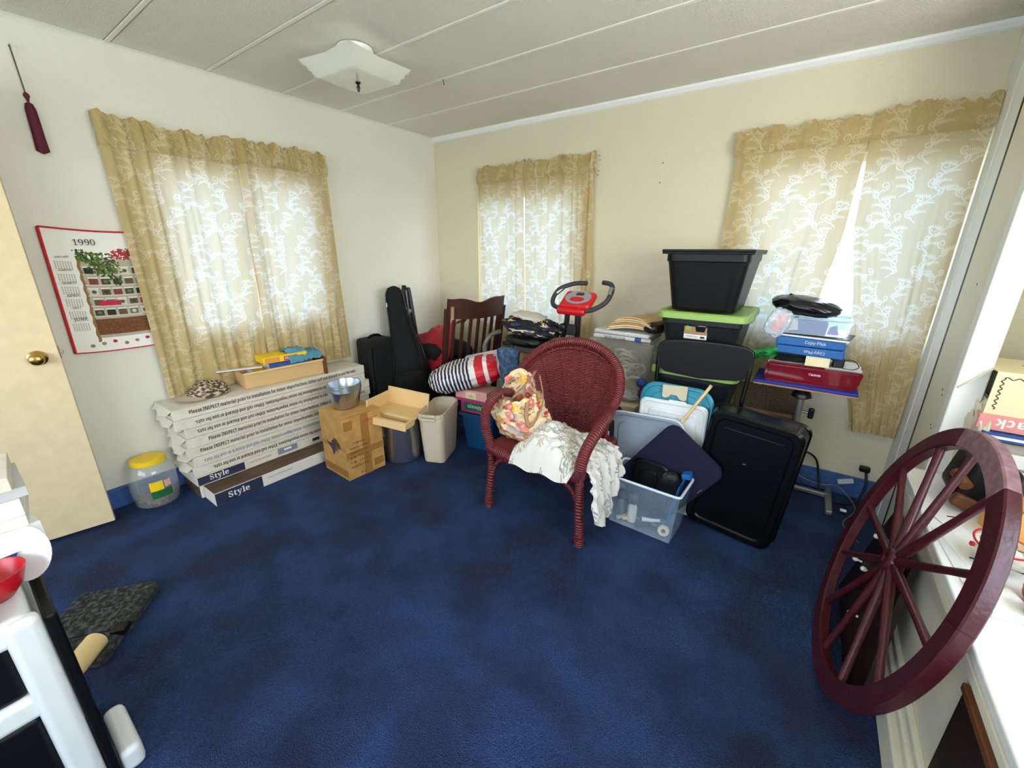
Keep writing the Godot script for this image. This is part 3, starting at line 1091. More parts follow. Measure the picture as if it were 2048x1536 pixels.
func tassel():
	var t = thing("wall_tassel", "dark red tassel hanging on a cord from a nail high on the wall", "tassel", "", Vector3(-2.985, 1.812, -0.49))
	part(t, "cord", MB.new().tube([Vector3(0, 0.415, 0.014), Vector3(0.002, 0.33, 0.012), Vector3(0.003, 0.245, 0.01)], 0.0025, 6), "string")
	part(t, "nail", MB.new().tube([Vector3(-0.015, 0.417, 0.014), Vector3(0.008, 0.417, 0.014)], 0.003, 6), "dull_metal")
	part(t, "knot", MB.new().lathe(Vector3(0.004, 0.21, 0.009), [[0.0, 0.036], [0.008, 0.03], [0.011, 0.02], [0.006, 0.008], [0.004, -0.002], [0.0, -0.004]], 10), "tassel")
	var m = MB.new()
	var prof = [[0.0, 0.208], [0.011, 0.2], [0.016, 0.18], [0.017, 0.14], [0.018, 0.07], [0.02, 0.012], [0.0, 0.0]]
	var rings = []
	for p in prof:
		var ring = PackedVector3Array()
		for s in 28:
			var an = TAU * s / 28
			var r = p[0] * (1.0 + (0.12 if s % 2 else -0.12))
			ring.append(Vector3(0.004 + cos(an) * r * 0.7, p[1], 0.009 + sin(an) * r))
		rings.append(ring)
	m.grid(rings, true)
	part(t, "skirt", m, "tassel")

func wall_calendar():
	var t = thing("cloth_calendar", "white cloth 1990 wall calendar with red border and a print of a plant-filled dresser", "calendar")
	var X = -2.988
	# a hanging cloth, slightly curled
	var w = 0.42
	var rows = []
	for j in 21:
		var row = PackedVector3Array()
		for i in 15:
			var s = i / 14.0
			var q = j / 20.0
			row.append(Vector3(X + 0.006 + 0.006 * sin(q * 6.0 + s * 2.0) * s * q + 0.004 * sin(s * 9.0) * q, 1.5 - 0.01 * sin(s * PI) - q * 0.605 - 0.012 * s * (1.0 - q), -0.384 - s * w + 0.008 * q))
		rows.append(row)
	part(t, "cloth", MB.new().grid(rows), "calendar")
	var top = []
	for i in 15:
		top.append(rows[0][i] + Vector3(0.003, 0.0, 0))
	part(t, "border", MB.new().tube(top, 0.011, 6, false, 0.4), "red_border", "red binding")
	var side = []
	for j in 21:
		side.append(rows[j][0] + Vector3(0.003, 0, 0))
	part(t, "border", MB.new().tube(side, 0.006, 6), "red_border", "red binding")
	var low = []
	for i in 15:
		low.append(rows[20][i] + Vector3(0.003, 0, 0))
	part(t, "border", MB.new().tube(low, 0.003, 6), "red_border", "red binding")
	lettering(t, "1990", Vector3(X + 0.0145, 1.432, -0.525), Vector3(0, 0, -1), Vector3.UP, 0.08, "ink", true)
	var names = ["JANUARY", "FEBRUARY", "MARCH", "APRIL", "MAY", "JUNE"]
	for k in 6:
		lettering(t, names[k], Vector3(X + 0.0145, 1.363 - k * 0.0605, -0.432), Vector3(0, 0, -1), Vector3.UP, 0.05 if k != 4 else 0.03, "ink", true)

func snack_jar():
	var c = Vector3(-2.885, 0, -0.508)
	var t = thing("plastic_jar", "round clear jar with yellow lid standing on the carpet by the cartons", "jar", "", c)
	part(t, "body", MB.new().lathe(Vector3.ZERO, [[0.0, 0.003], [0.085, 0.003], [0.1, 0.02], [0.108, 0.08], [0.108, 0.18], [0.1, 0.225], [0.08, 0.255], [0.073, 0.262]], 40), "jar_glass")
	part(t, "lid", MB.new().lathe(Vector3.ZERO, [[0.0, 0.285], [0.072, 0.285], [0.079, 0.281], [0.08, 0.257], [0.074, 0.256]], 36, 1, 1, Basis(), true), "yellow_plastic", "yellow screw lid")
	var m = MB.new()
	var rng = RandomNumberGenerator.new()
	rng.seed = 3
	for k in 110:
		var a = rng.randf() * TAU
		var r = sqrt(rng.randf()) * 0.08
		var s = rng.randf_range(0.012, 0.02)
		var at = Vector3(cos(a) * r, 0.02 + rng.randf() * 0.045, sin(a) * r)
		m.rbox(at, Vector3(s, s * 0.7, s * 1.1), s * 0.3, Basis(Vector3(rng.randf(), 1, rng.randf()).normalized(), rng.randf() * 6.0))
	var cont = part(t, "contents", m, "pebbles", "brown bits in the bottom")
	cont.set_meta("kind", "stuff")
	# paper label wrapped on the side that faces the room
	for b in [["label_yellow", 0.115, 0.17, 0.0, 0.55], ["label_green", 0.07, 0.115, 0.0, 0.9], ["label_pink", 0.125, 0.165, 0.6, 0.9]]:
		var rows = []
		for y in [b[1], b[2]]:
			var row = PackedVector3Array()
			for k in 9:
				var an = 0.25 - lerpf(b[3], b[4], k / 8.0) + 0.15
				row.append(Vector3(cos(an) * 0.1095, y, sin(an) * 0.1095))
			rows.append(row)
		part(t, "label", MB.new().grid(rows), b[0])

func flooring_cartons():
	var L = 1.21
	var words = "Please INSPECT material prior to installation for minor imperfections. Either cull and discard or use for cuts."
	var g = "flat white flooring cartons stacked along the wall"
	# [y, front x, far left z, flipped words]
	var rows = [
		[0.0845, -2.70, -0.655, "style"], [0.1445, -2.705, -0.655, "flip"], [0.2045, -2.7, -0.665, "flip faint"], [0.2645, -2.708, -0.645, "plain"],
		[0.3245, -2.702, -0.655, "plain"], [0.3845, -2.71, -0.66, "flip"], [0.4445, -2.7, -0.62, "flip"], [0.5045, -2.705, -0.625, "plain"]]
	var place = ["lowest of the wall stack, with a dark blue end label", "second from the bottom of the stack, words upside down", "third from the bottom of the stack, words faint and upside down", "fourth from the bottom of the stack, words upright", "fourth from the top of the stack, words upright", "third from the top of the stack, words upside down", "second from the top of the stack, words upside down", "topmost of the stack, under the tan drawer and cap"]
	var w = 0.27
	for k in rows.size():
		var r = rows[k]
		var t = thing("flooring_carton", "long white flooring carton, " + place[k], "carton", g, Vector3(r[1] - w * 0.5, r[0], r[2] - L * 0.5))
		var z_off = [0.0, -0.02, 0.03, 0.01, -0.03, 0.02, -0.02, 0.0][k]
		part(t, "case", MB.new().rbox(Vector3(0, 0.0295, 0), Vector3(w, 0.058, L), 0.0025), "carton_worn")
		var f = w * 0.5 + 0.0006
		if r[3] == "style":
			part(t, "end_label", MB.new().box(Vector3(f, 0.0295, L * 0.5 - 0.13), Vector3(0.001, 0.05, 0.25)), "style_blue", "dark blue label")
			lettering(t, "Style", Vector3(f + 0.0008, 0.03, L * 0.5 - 0.115), Vector3(0, 0, -1), Vector3.UP, 0.1, "paper_white", true, true)
			part(t, "grey_label", MB.new().box(Vector3(f, 0.036, 0.08), Vector3(0.001, 0.042, 0.13)), "style_grey", "grey label")
			part(t, "label_window", MB.new().box(Vector3(f + 0.0008, 0.04, 0.08), Vector3(0.001, 0.014, 0.05)), "paper_white")
			lettering(t, "Easy to Handle Pack", Vector3(f + 0.0008, 0.034, 0.255), Vector3(0, 0, -1), Vector3.UP, 0.13, "style_grey")
			part(t, "barcode", MB.new().box(Vector3(f, 0.034, -0.12), Vector3(0.001, 0.022, 0.05)), "ink", "black barcode block")
		else:
			var up = -1.0 if r[3].begins_with("flip") else 1.0
			lettering(t, words, Vector3(f + 0.0004, 0.03, 0.0 + z_off), Vector3(0, 0, -up), Vector3(0, up, 0), 1.06, "style_grey" if r[3].ends_with("faint") else "ink", false, true, 1.5)
		# torn end flaps
		var fl = MB.new()
		var TT = Transform3D(Basis(Vector3(1, 0, 0), Vector3(0, 1, 0), Vector3(0, 0, 1)).rotated(Vector3.RIGHT, -0.5 - 0.25 * (k % 3)), Vector3(-w * 0.5, 0.056, L * 0.5 - 0.001))
		fl.prism(PackedVector2Array([Vector2(0.01, 0), Vector2(w - 0.01, 0), Vector2(w - 0.03, -0.035), Vector2(w * 0.55, -0.052), Vector2(w * 0.3, -0.03), Vector2(0.03, -0.042)]), 0.002, TT)
		if k != 0:
			part(t, "flap", fl, "carton_worn", "torn end flap")
	# two cartons on the floor under the stack: one showing its wood-print top
	var t9 = thing("flooring_carton", "low flooring carton on the carpet showing a brown wood-print top", "carton", g, Vector3(-2.629, 0, -0.68 - L * 0.5))
	part(t9, "case", MB.new().rbox(Vector3(0, 0.0395, 0), Vector3(0.15, 0.079, L), 0.002), "carton_white")
	part(t9, "top_print", MB.new().box(Vector3(0, 0.0797, 0), Vector3(0.147, 0.0012, L - 0.004)), "wood_print", "brown wood print")
	part(t9, "end_label", MB.new().box(Vector3(0.0757, 0.039, L * 0.5 - 0.13), Vector3(0.0012, 0.074, 0.255)), "style_blue", "dark blue label")
	lettering(t9, "Style", Vector3(0.0768, 0.037, L * 0.5 - 0.125), Vector3(0, 0, -1), Vector3.UP, 0.115, "paper_white", true, true)
	lettering(t9, "Easy to Handle Pack", Vector3(0.0762, 0.048, L * 0.5 - 0.37), Vector3(0, 0, -1), Vector3.UP, 0.15, "style_grey")
	var t10 = thing("flooring_carton", "floor-level flooring carton pushed against the wall, its brown end beside the jar", "carton", g, Vector3(-2.84, 0, -0.665 - L * 0.5))
	part(t10, "case", MB.new().rbox(Vector3(0, 0.0405, 0), Vector3(0.25, 0.081, L), 0.002), "carton_white")
	part(t10, "end_print", MB.new().box(Vector3(0, 0.0405, L * 0.5 + 0.0006), Vector3(0.24, 0.07, 0.0012)), "wood_print")
	# cap on top
	var c = thing("baseball_cap", "brown camouflage cap lying on the cartons beside the tan drawer", "cap", "", Vector3(-2.868, 0.564, -0.862))
	var rr = []
	for j in 9:
		var q = j / 8.0
		var row = PackedVector3Array()
		for i in 25:
			var an = TAU * i / 24.0
			var rad = 0.098 * cos(q * PI * 0.5) + 0.001
			row.append(Vector3(cos(an) * rad * 0.9, 0.004 + sin(q * PI * 0.5) * 0.078 * (1.0 + 0.12 * sin(an * 3.0)), sin(an) * rad * 1.15))
		rr.append(row)
	part(c, "crown", MB.new().grid(rr, false, false, 2, 1), "camo")
	var br = []
	for j in 5:
		var q = j / 4.0
		var row = PackedVector3Array()
		for i in 13:
			var an = lerpf(-1.15, 1.15, i / 12.0)
			var rad = lerpf(0.085, 0.085 + 0.082 * cos(an), q)
			row.append(Vector3(sin(an) * rad * 0.95 + 0.012, 0.007 + 0.014 * cos(an * 1.2) * (1.0 - q * 0.3), cos(an) * rad + 0.012))
		br.append(row)
	part(c, "brim", MB.new().grid(br, false, false, 1, 1), "olive_sheet", "stiff curved brim")

func drawer_and_books():
	# a tan plastic drawer with a brown front, resting on the top carton
	var p = Vector3(-2.842, 0.564, -1.29)
	var B = Basis(Vector3.UP, -0.075)
	var t = thing("loose_drawer", "tan plastic drawer with brown front edge, full of books, on the cartons", "drawer", "", p, -0.075)
	var lx = 0.165
	var lz = 0.50
	var h = 0.105
	var m = MB.new()
	m.rbox(Vector3(0, 0.005, 0), Vector3(lx, 0.008, lz), 0.003)
	part(t, "base", m, "tan_plastic")
	part(t, "side", MB.new().rbox(Vector3(lx * 0.5 - 0.004, h * 0.5, 0), Vector3(0.008, h, lz), 0.003), "tan_plastic")
	part(t, "side", MB.new().rbox(Vector3(-lx * 0.5 + 0.004, h * 0.5, 0), Vector3(0.008, h, lz), 0.003), "tan_plastic")
	part(t, "rim", MB.new().rbox(Vector3(lx * 0.5 + 0.002, h - 0.006, 0), Vector3(0.016, 0.012, lz + 0.01), 0.004), "tan_light")
	part(t, "rim", MB.new().rbox(Vector3(-lx * 0.5 - 0.002, h - 0.006, 0), Vector3(0.016, 0.012, lz + 0.01), 0.004), "tan_light")
	part(t, "back", MB.new().rbox(Vector3(0, h * 0.46, lz * 0.5 - 0.004), Vector3(lx - 0.01, h * 0.92, 0.008), 0.003), "tan_plastic")
	part(t, "front", MB.new().rbox(Vector3(0.004, h * 0.53 + 0.004, -lz * 0.5 - 0.008), Vector3(lx + 0.05, h * 1.25, 0.014), 0.003), "brown_edge", "brown drawer front")
	var T = Transform3D(B, p)
	# contents
	var b1 = thing("blue_book", "thick dark blue hardback lying in the tan drawer", "book", "", T * Vector3(-0.005, 0.012, -0.04), -0.12)
	book(b1, Vector3(0.13, 0.118, 0.25), "box_blue", 0.05)
	lettering(b1, "THE LONGEST RIDE", Vector3(0.0665, 0.085, 0.0), Vector3(0, 0, -1), Vector3.UP, 0.12, "paper_white")
	var b2 = thing("yellow_game_box", "flat yellow box marked with red lying on the blue book", "box", "", T * Vector3(-0.012, 0.132, -0.02), -0.08)
	part(b2, "case", MB.new().rbox(Vector3(0, 0.021, 0), Vector3(0.14, 0.042, 0.28), 0.002), "label_yellow")
	part(b2, "band", MB.new().box(Vector3(0.0706, 0.018, -0.03), Vector3(0.001, 0.028, 0.085)), "magenta")
	lettering(b2, "Slip-ons", Vector3(0.0716, 0.018, -0.03), Vector3(0, 0, -1), Vector3.UP, 0.072, "paper_white", false, true)
	part(b2, "panel", MB.new().box(Vector3(0.0706, 0.018, 0.085), Vector3(0.001, 0.034, 0.09)), "amber")
	var b3 = thing("orange_notebook", "small orange notebook tucked in the drawer beside the blue book", "notebook", "", T * Vector3(-0.03, 0.012, 0.155), 0.15)
	part(b3, "cover", MB.new().rbox(Vector3(0, 0.045, 0), Vector3(0.08, 0.09, 0.07), 0.002), "orange")
	part(b3, "pages", MB.new().box(Vector3(0, 0.0455, 0.002), Vector3(0.076, 0.09, 0.07)), "paper_grey")
	var st = thing("wooden_ruler", "white and brown ruler sticking out over the drawer edge", "ruler")
	var a = T * Vector3(-0.035, 0.118, 0.36)
	var bq = T * Vector3(0.05, 0.112, 0.13)
	var dd = (bq - a).normalized()
	var RB = Basis(dd.cross(Vector3.UP).normalized(), Vector3.UP, -dd)
	part(st, "top", MB.new().box((a + bq) * 0.5 + Vector3(0, 0.004, 0), Vector3(0.035, 0.004, a.distance_to(bq)), RB.orthonormalized()), "paper_white")
	part(st, "core", MB.new().box((a + bq) * 0.5, Vector3(0.034, 0.005, a.distance_to(bq)), RB.orthonormalized()), "brown_edge")
	# crumpled cloth
	var nz = noise(7.0, 17)
	var rows = []
	for j in 20:
		var row = PackedVector3Array()
		for i in 20:
			var u = i / 19.0
			var w = j / 19.0
			var x = lerpf(-0.09, 0.075, u)
			var z = lerpf(0.11, -0.12, w)
			var y = 0.055 + 0.045 * sin(PI * u) * sin(PI * minf(w + 0.25, 1.0)) + 0.035 * absf(nz.get_noise_2d(u * 0.6, w * 0.6)) - 0.05 * maxf(0.0, u - 0.8) * 4.0
			row.append(Vector3(x, y + 0.02, z))
		rows.append(row)
	solo("teal_washcloth", MB.new().grid(rows), "teal_cloth", "crumpled teal cloth lying at the brown end of the drawer", "cloth", "", T * Vector3(0.0, 0.075, -0.14))

func book(t, size, m, bulge):
	part(t, "cover", MB.new().rbox(Vector3(0, 0.003, 0), Vector3(size.x, 0.005, size.z), 0.001), m)
	part(t, "cover", MB.new().rbox(Vector3(0, size.y - 0.003, 0), Vector3(size.x, 0.005, size.z), 0.001), m)
	part(t, "spine", MB.new().rbox(Vector3(size.x * 0.5 - 0.003, size.y * 0.5, 0), Vector3(0.006, size.y, size.z), 0.002), m)
	part(t, "pages", MB.new().box(Vector3(-0.004, size.y * 0.5, 0), Vector3(size.x - 0.01, size.y - 0.01, size.z - 0.008)), "paper_white")

func carton_and_pails():
	var t = thing("cardboard_box", "brown cardboard box sealed with tape, a bird printed on its side", "box", "", Vector3(-2.316, 0, -1.43), deg_to_rad(-2.5))
	var w = 0.281
	var d = 0.272
	var h = 0.42
	part(t, "case", MB.new().rbox(Vector3(0, h * 0.5, 0), Vector3(w, h, d), 0.004), "kraft")
	part(t, "top_flap", MB.new().rbox(Vector3(-w * 0.252, h + 0.002, 0), Vector3(w * 0.49, 0.004, d - 0.002), 0.0015, Basis(Vector3.FORWARD, 0.012)), "kraft")
	part(t, "top_flap", MB.new().rbox(Vector3(w * 0.252, h + 0.003, 0), Vector3(w * 0.49, 0.004, d - 0.002), 0.0015, Basis(Vector3.FORWARD, -0.02)), "kraft")
	var e = 0.0006
	for b in [[Vector3(w * 0.5 + e, 0.17, 0), Vector3(0.001, 0.045, d)], [Vector3(w * 0.5 + e, h * 0.5, -0.01), Vector3(0.0012, h, 0.055)], [Vector3(w * 0.5 + e, h - 0.05, 0.105), Vector3(0.0012, 0.06, 0.06)], [Vector3(w * 0.5 + e, 0.06, -0.09), Vector3(0.0012, 0.05, 0.07)]]:
		part(t, "tape", MB.new().box(b[0], b[1]), "kraft_tape", "brown parcel tape")
	part(t, "tape", MB.new().box(Vector3(0, 0.045, d * 0.5 + e), Vector3(w, 0.05, 0.001)), "kraft_tape", "brown parcel tape")
	part(t, "tape", MB.new().box(Vector3(0, 0.21, d * 0.5 + e), Vector3(w, 0.025, 0.001)), "kraft_tape", "brown parcel tape")
	# print: a small bird in front of a flower on the left face, lines of figures on the right face
	var TF = Transform3D(Basis(), Vector3(0.0, 0.2, d * 0.5 + 0.0012))
	for k in 3:
		var an = 0.4 + k * 1.1
		var pet = PackedVector2Array()
		for s in 12:
			var q = TAU * s / 12
			pet.append(Vector2(0.03 + cos(an) * 0.03 + cos(q) * 0.026, 0.01 + sin(an) * 0.034 + sin(q) * 0.024))
		part(t, "flower_print", MB.new().prism(pet, 0.0006, TF), "ink_brown")
	part(t, "bird_print", MB.new().prism(PackedVector2Array([Vector2(-0.09, 0.035), Vector2(-0.05, 0.02), Vector2(-0.02, 0.022), Vector2(0.0, 0.045), Vector2(0.012, 0.07), Vector2(0.014, 0.03), Vector2(0.03, 0.0), Vector2(0.055, -0.02), Vector2(0.02, -0.015), Vector2(0.0, -0.045), Vector2(-0.012, -0.055), Vector2(-0.02, -0.02), Vector2(-0.045, 0.0)]), 0.0009, TF), "ink_purple", "printed hummingbird")
	var lines = ["ITEM NO:", "ITEM NO:  PH MN", "QUANTITY:  8 PCS", "N.W.   1.5   KG", "G.W.   2.0   KG", "MADE IN CHINA"]
	for k in lines.size():
		lettering(t, lines[k], Vector3(w * 0.5 + 0.0014, 0.245 - k * 0.032, 0.045), Vector3(0, 0, -1), Vector3.UP, 0.09 if k < 1 else 0.13, "ink_brown")
	lettering(t, "FRAGILE", Vector3(w * 0.5 + 0.0014, h - 0.05, -0.055), Vector3(0, 0, -1), Vector3.UP, 0.1, "ink_red")
	lettering(t, "K-2", Vector3(w * 0.5 + 0.0014, 0.03, 0.03), Vector3(0, 0, -1), Vector3.UP, 0.035, "ink_brown")
	# nested oval pails on the box
	var g = "nested oval tin pails on the cardboard box"
	var c = Vector3(-2.372, 0.427, -1.447)
	var place = ["outermost oval tin pail, standing on the cardboard box", "second oval tin pail, nested in the outermost", "third oval tin pail up in the nest", "fourth oval tin pail up in the nest", "innermost oval tin pail, its shiny hollow open on top"]
	var turn = deg_to_rad(33.0)
	for k in 5:
		var o = thing("oval_pail", place[k], "pail", g, c + Vector3(0, k * 0.0095, 0), turn)
		var sx = 1.0 - k * 0.004
		part(o, "wall", MB.new().lathe(Vector3.ZERO, [[0.0, 0.002], [0.084, 0.002], [0.087, 0.004], [0.114, 0.118], [0.113, 0.118], [0.086, 0.005], [0.0, 0.004]], 40, 0.9 * sx, 1.03 * sx, Basis(), true), "tin")
		var ring = []
		for s in 40:
			var an = TAU * s / 40
			ring.append(Vector3(cos(an) * 0.114 * 0.9 * sx, 0.118, sin(an) * 0.114 * 1.03 * sx))
		part(o, "rolled_rim", MB.new().tube(ring, 0.0024, 6, true), "tin")
	# light wooden tray tipped over a steel pot
	var tr = thing("wooden_tray", "pale yellow wooden drawer tray with a dark slot, propped on the steel pot", "tray", "", Vector3(-2.155, 0.345, -1.675), deg_to_rad(0.0))
	tr.rotation = Vector3(deg_to_rad(-3), deg_to_rad(20), deg_to_rad(-6))
	var bw = 0.32
	var bd = 0.32
	part(tr, "base", MB.new().rbox(Vector3(0, 0.006, -0.05), Vector3(bw, 0.012, bd - 0.1), 0.002), "tan_light")
	part(tr, "base_strip", MB.new().rbox(Vector3(0, 0.006, bd * 0.5 - 0.015), Vector3(bw, 0.012, 0.03), 0.002), "tan_light")
	part(tr, "slot_floor", MB.new().box(Vector3(0.01, -0.028, 0.09), Vector3(bw - 0.07, 0.006, 0.085)), "brown_edge", "dark slot")
	part(tr, "back_wall", MB.new().rbox(Vector3(0, 0.065, -bd * 0.5 + 0.007), Vector3(bw, 0.13, 0.014), 0.003), "tan_light")
	part(tr, "end_wall", MB.new().rbox(Vector3(-bw * 0.5 + 0.007, 0.05, -0.02), Vector3(0.014, 0.1, bd - 0.04), 0.003), "tan_light")
	part(tr, "slot_wall", MB.new().rbox(Vector3(0, -0.005, 0.045), Vector3(bw, 0.04, 0.012), 0.002), "tan_light")
	part(tr, "slot_wall", MB.new().rbox(Vector3(0, -0.012, bd * 0.5 - 0.004), Vector3(bw, 0.05, 0.012), 0.002), "tan_light")
	part(tr, "slot_end", MB.new().rbox(Vector3(-bw * 0.5 + 0.02, -0.008, 0.09), Vector3(0.03, 0.045, 0.09), 0.002), "tan_light")
	part(tr, "slot_end", MB.new().rbox(Vector3(bw * 0.5 - 0.008, -0.008, 0.09), Vector3(0.016, 0.045, 0.09), 0.002), "tan_light")
	var pot = thing("steel_pot", "tall brushed steel pot on the carpet under the pale wooden tray", "pot", "", Vector3(-2.175, 0, -1.72))
	part(pot, "wall", MB.new().lathe(Vector3.ZERO, [[0.0, 0.002], [0.118, 0.002], [0.122, 0.008], [0.122, 0.3], [0.119, 0.3], [0.119, 0.01], [0.0, 0.01]], 40, 1, 1, Basis(), true), "steel")
	var ring = []
	for s in 40:
		var an = TAU * s / 40
		ring.append(Vector3(cos(an) * 0.122, 0.3, sin(an) * 0.122))
	part(pot, "rim", MB.new().tube(ring, 0.003, 6, true), "steel")

func white_cart():
	# at the left edge of the frame: a white plastic cart, seen from above, with black bays
	var t = thing("plastic_cart", "white plastic cart with deep black bays at the left edge of the picture", "cart", "", Vector3(-1.47, 0, 0.27))
	var hx = 0.17
	var hz = 0.245
	var H = 0.61
	for sx in [-1, 1]:
		for sz in [-1, 1]:
			part(t, "post", MB.new().rbox(Vector3(sx * (hx - 0.02), H * 0.5, sz * (hz - 0.03)), Vector3(0.045, H, 0.06), 0.018, Basis(), true), "white_plastic")
	for y in [0.06, 0.37, H - 0.03]:
		part(t, "shelf", MB.new().rbox(Vector3(0, y, 0), Vector3(hx * 2 - 0.02, 0.07, hz * 2 - 0.02), 0.02, Basis(), true), "white_plastic")
	for y in [0.215, 0.525]:
		part(t, "bay", MB.new().rbox(Vector3(0.0, y, 0.01), Vector3(hx * 2 - 0.04, 0.25, hz * 2 - 0.09), 0.02, Basis(), true), "black_plastic", "black bay")
	part(t, "rear_panel", MB.new().rbox(Vector3(0.04, 0.30, -hz - 0.013), Vector3(0.24, 0.58, 0.024), 0.008), "black_plastic", "black rear panel")
	part(t, "foot", MB.new().rbox(Vector3(0.06, 0.04, -hz - 0.05), Vector3(0.2, 0.08, 0.05), 0.02, Basis(), true), "white_plastic")
	part(t, "foot", MB.new().rbox(Vector3(hx - 0.03, 0.012, hz - 0.05), Vector3(0.05, 0.024, 0.05), 0.01), "white_plastic")
	var y = H + 0.006
	# things on the cart
	var bw = thing("red_bowl", "glossy red bowl on the white cart", "bowl", "", Vector3(-1.43, y, 0.075))
	part(bw, "wall", MB.new().lathe(Vector3.ZERO, [[0.0, 0.002], [0.03, 0.002], [0.05, 0.03], [0.062, 0.07], [0.059, 0.07], [0.047, 0.032], [0.0, 0.008]], 28), "red_gloss")
	var pl = thing("white_saucer", "white saucer standing on edge behind the red bowl", "saucer", "", Vector3(-1.47, y + 0.066, 0.0))
	pl.rotation = Vector3(deg_to_rad(70), deg_to_rad(35), 0)
	part(pl, "dish", MB.new().lathe(Vector3.ZERO, [[0.0, 0.0], [0.035, 0.0], [0.066, 0.012], [0.067, 0.014], [0.035, 0.004], [0.0, 0.004]], 32), "white_plastic")
	var rng = RandomNumberGenerator.new()
	rng.seed = 8
	var yy = y
	var cols = ["paper_grey", "box_blue", "paper_white", "carton_white", "paper_white", "paper_grey", "carton_worn"]
	var tell = ["lowest, grey", "second from the bottom, blue", "third from the bottom, white", "middle, cream", "third from the top, white", "second from the top, grey", "topmost, cream"]
	for k in 7:
		var hh = [0.045, 0.025, 0.06, 0.03, 0.045, 0.026, 0.035][k]
		var m = MB.new()
		m.rbox(Vector3(0, hh * 0.5, 0), Vector3(0.2, hh, 0.15), 0.002)
		var o = solo("paper_stack_booklet", m, cols[k], "booklet in the pile on the white cart, " + tell[k], "booklet", "booklets piled on the white cart", Vector3(-1.585 + rng.randf_range(-0.008, 0.008), yy, 0.05 + rng.randf_range(-0.008, 0.008)))
		o.rotation.y = rng.randf_range(-0.12, 0.12)
		yy += hh + 0.0005

func dustpan():
	# a dark grey cordless vacuum head lying on the carpet, with a pale wooden roller on it
	var t = thing("floor_sweeper", "dark grey fuzzy sweeper head lying flat on the carpet", "sweeper", "", Vector3(-2.0, 0, -0.06), deg_to_rad(-38.0))
	var m = MB.new()
	m.rbox(Vector3(-0.08, 0.025, 0), Vector3(0.24, 0.05, 0.28), 0.02, Basis(), true)
	part(t, "body", m, "grey_fuzz")
	part(t, "head", MB.new().rbox(Vector3(0.11, 0.022, 0.0), Vector3(0.14, 0.044, 0.26), 0.02, Basis(), true), "grey_fuzz")
	part(t, "hinge_gap", MB.new().box(Vector3(0.04, 0.018, 0), Vector3(0.012, 0.036, 0.22)), "black_plastic")
	part(t, "button", MB.new().rbox(Vector3(0.05, 0.045, -0.12), Vector3(0.05, 0.03, 0.05), 0.008), "black_plastic")
	var a = thing("wooden_roller", "short pale wooden roller lying across the grey sweeper", "roller")
	part(a, "barrel", MB.new().tube([Vector3(-1.68, 0.09, 0.075), Vector3(-1.83, 0.088, -0.055)], 0.034, 20), "wood_light")
	part(a, "core", MB.new().tube([Vector3(-1.674, 0.09, 0.081), Vector3(-1.68, 0.09, 0.075)], 0.008, 10), "mdf")

# ------------------------------------------------------------------ middle of the room
func pillow(at, r, B, sd, amp = 0.08, square = 0.55, us = 1.0, vs = 1.0, nu = 40, nv = 22, planar = false):
	# a stuffed shape between an ellipsoid and a box, with dents
	var nz = noise(1.6, sd)
	var rows = []
	for j in nv + 1:
		var q = PI * (j / float(nv) - 0.5)
		var row = PackedVector3Array()
		for i in nu + 1:
			var an = TAU * i / nu
			var cx = signf(cos(an)) * pow(absf(cos(an)), square) * pow(maxf(cos(q), 0.0), square)
			var cz = signf(sin(an)) * pow(absf(sin(an)), square) * pow(maxf(cos(q), 0.0), square)
			var cy = signf(sin(q)) * pow(absf(sin(q)), square + 0.3)
			var k = 1.0 + amp * nz.get_noise_3d(cx * 1.5 + sd, cy * 1.5, cz * 1.5) * 2.0
			row.append(at + B * (Vector3(cx * r.x, cy * r.y, cz * r.z) * k))
		rows.append(row)
	var m = MB.new().grid(rows, false, false, us, vs)
	if planar:
		var inv = B.inverse()
		for k in m.v.size():
			var q = inv * (m.v[k] - at)
			m.t[k] = Vector2(q.x / r.x * 0.5 + 0.5, q.z / r.z * 0.5 + 0.5)
	return m

func build_center():
	wicker_chair()
	chair_load()
	waste_baskets()
	blue_tote_pile()
	instrument_cases()
	slat_chair()
	exercise_bike()

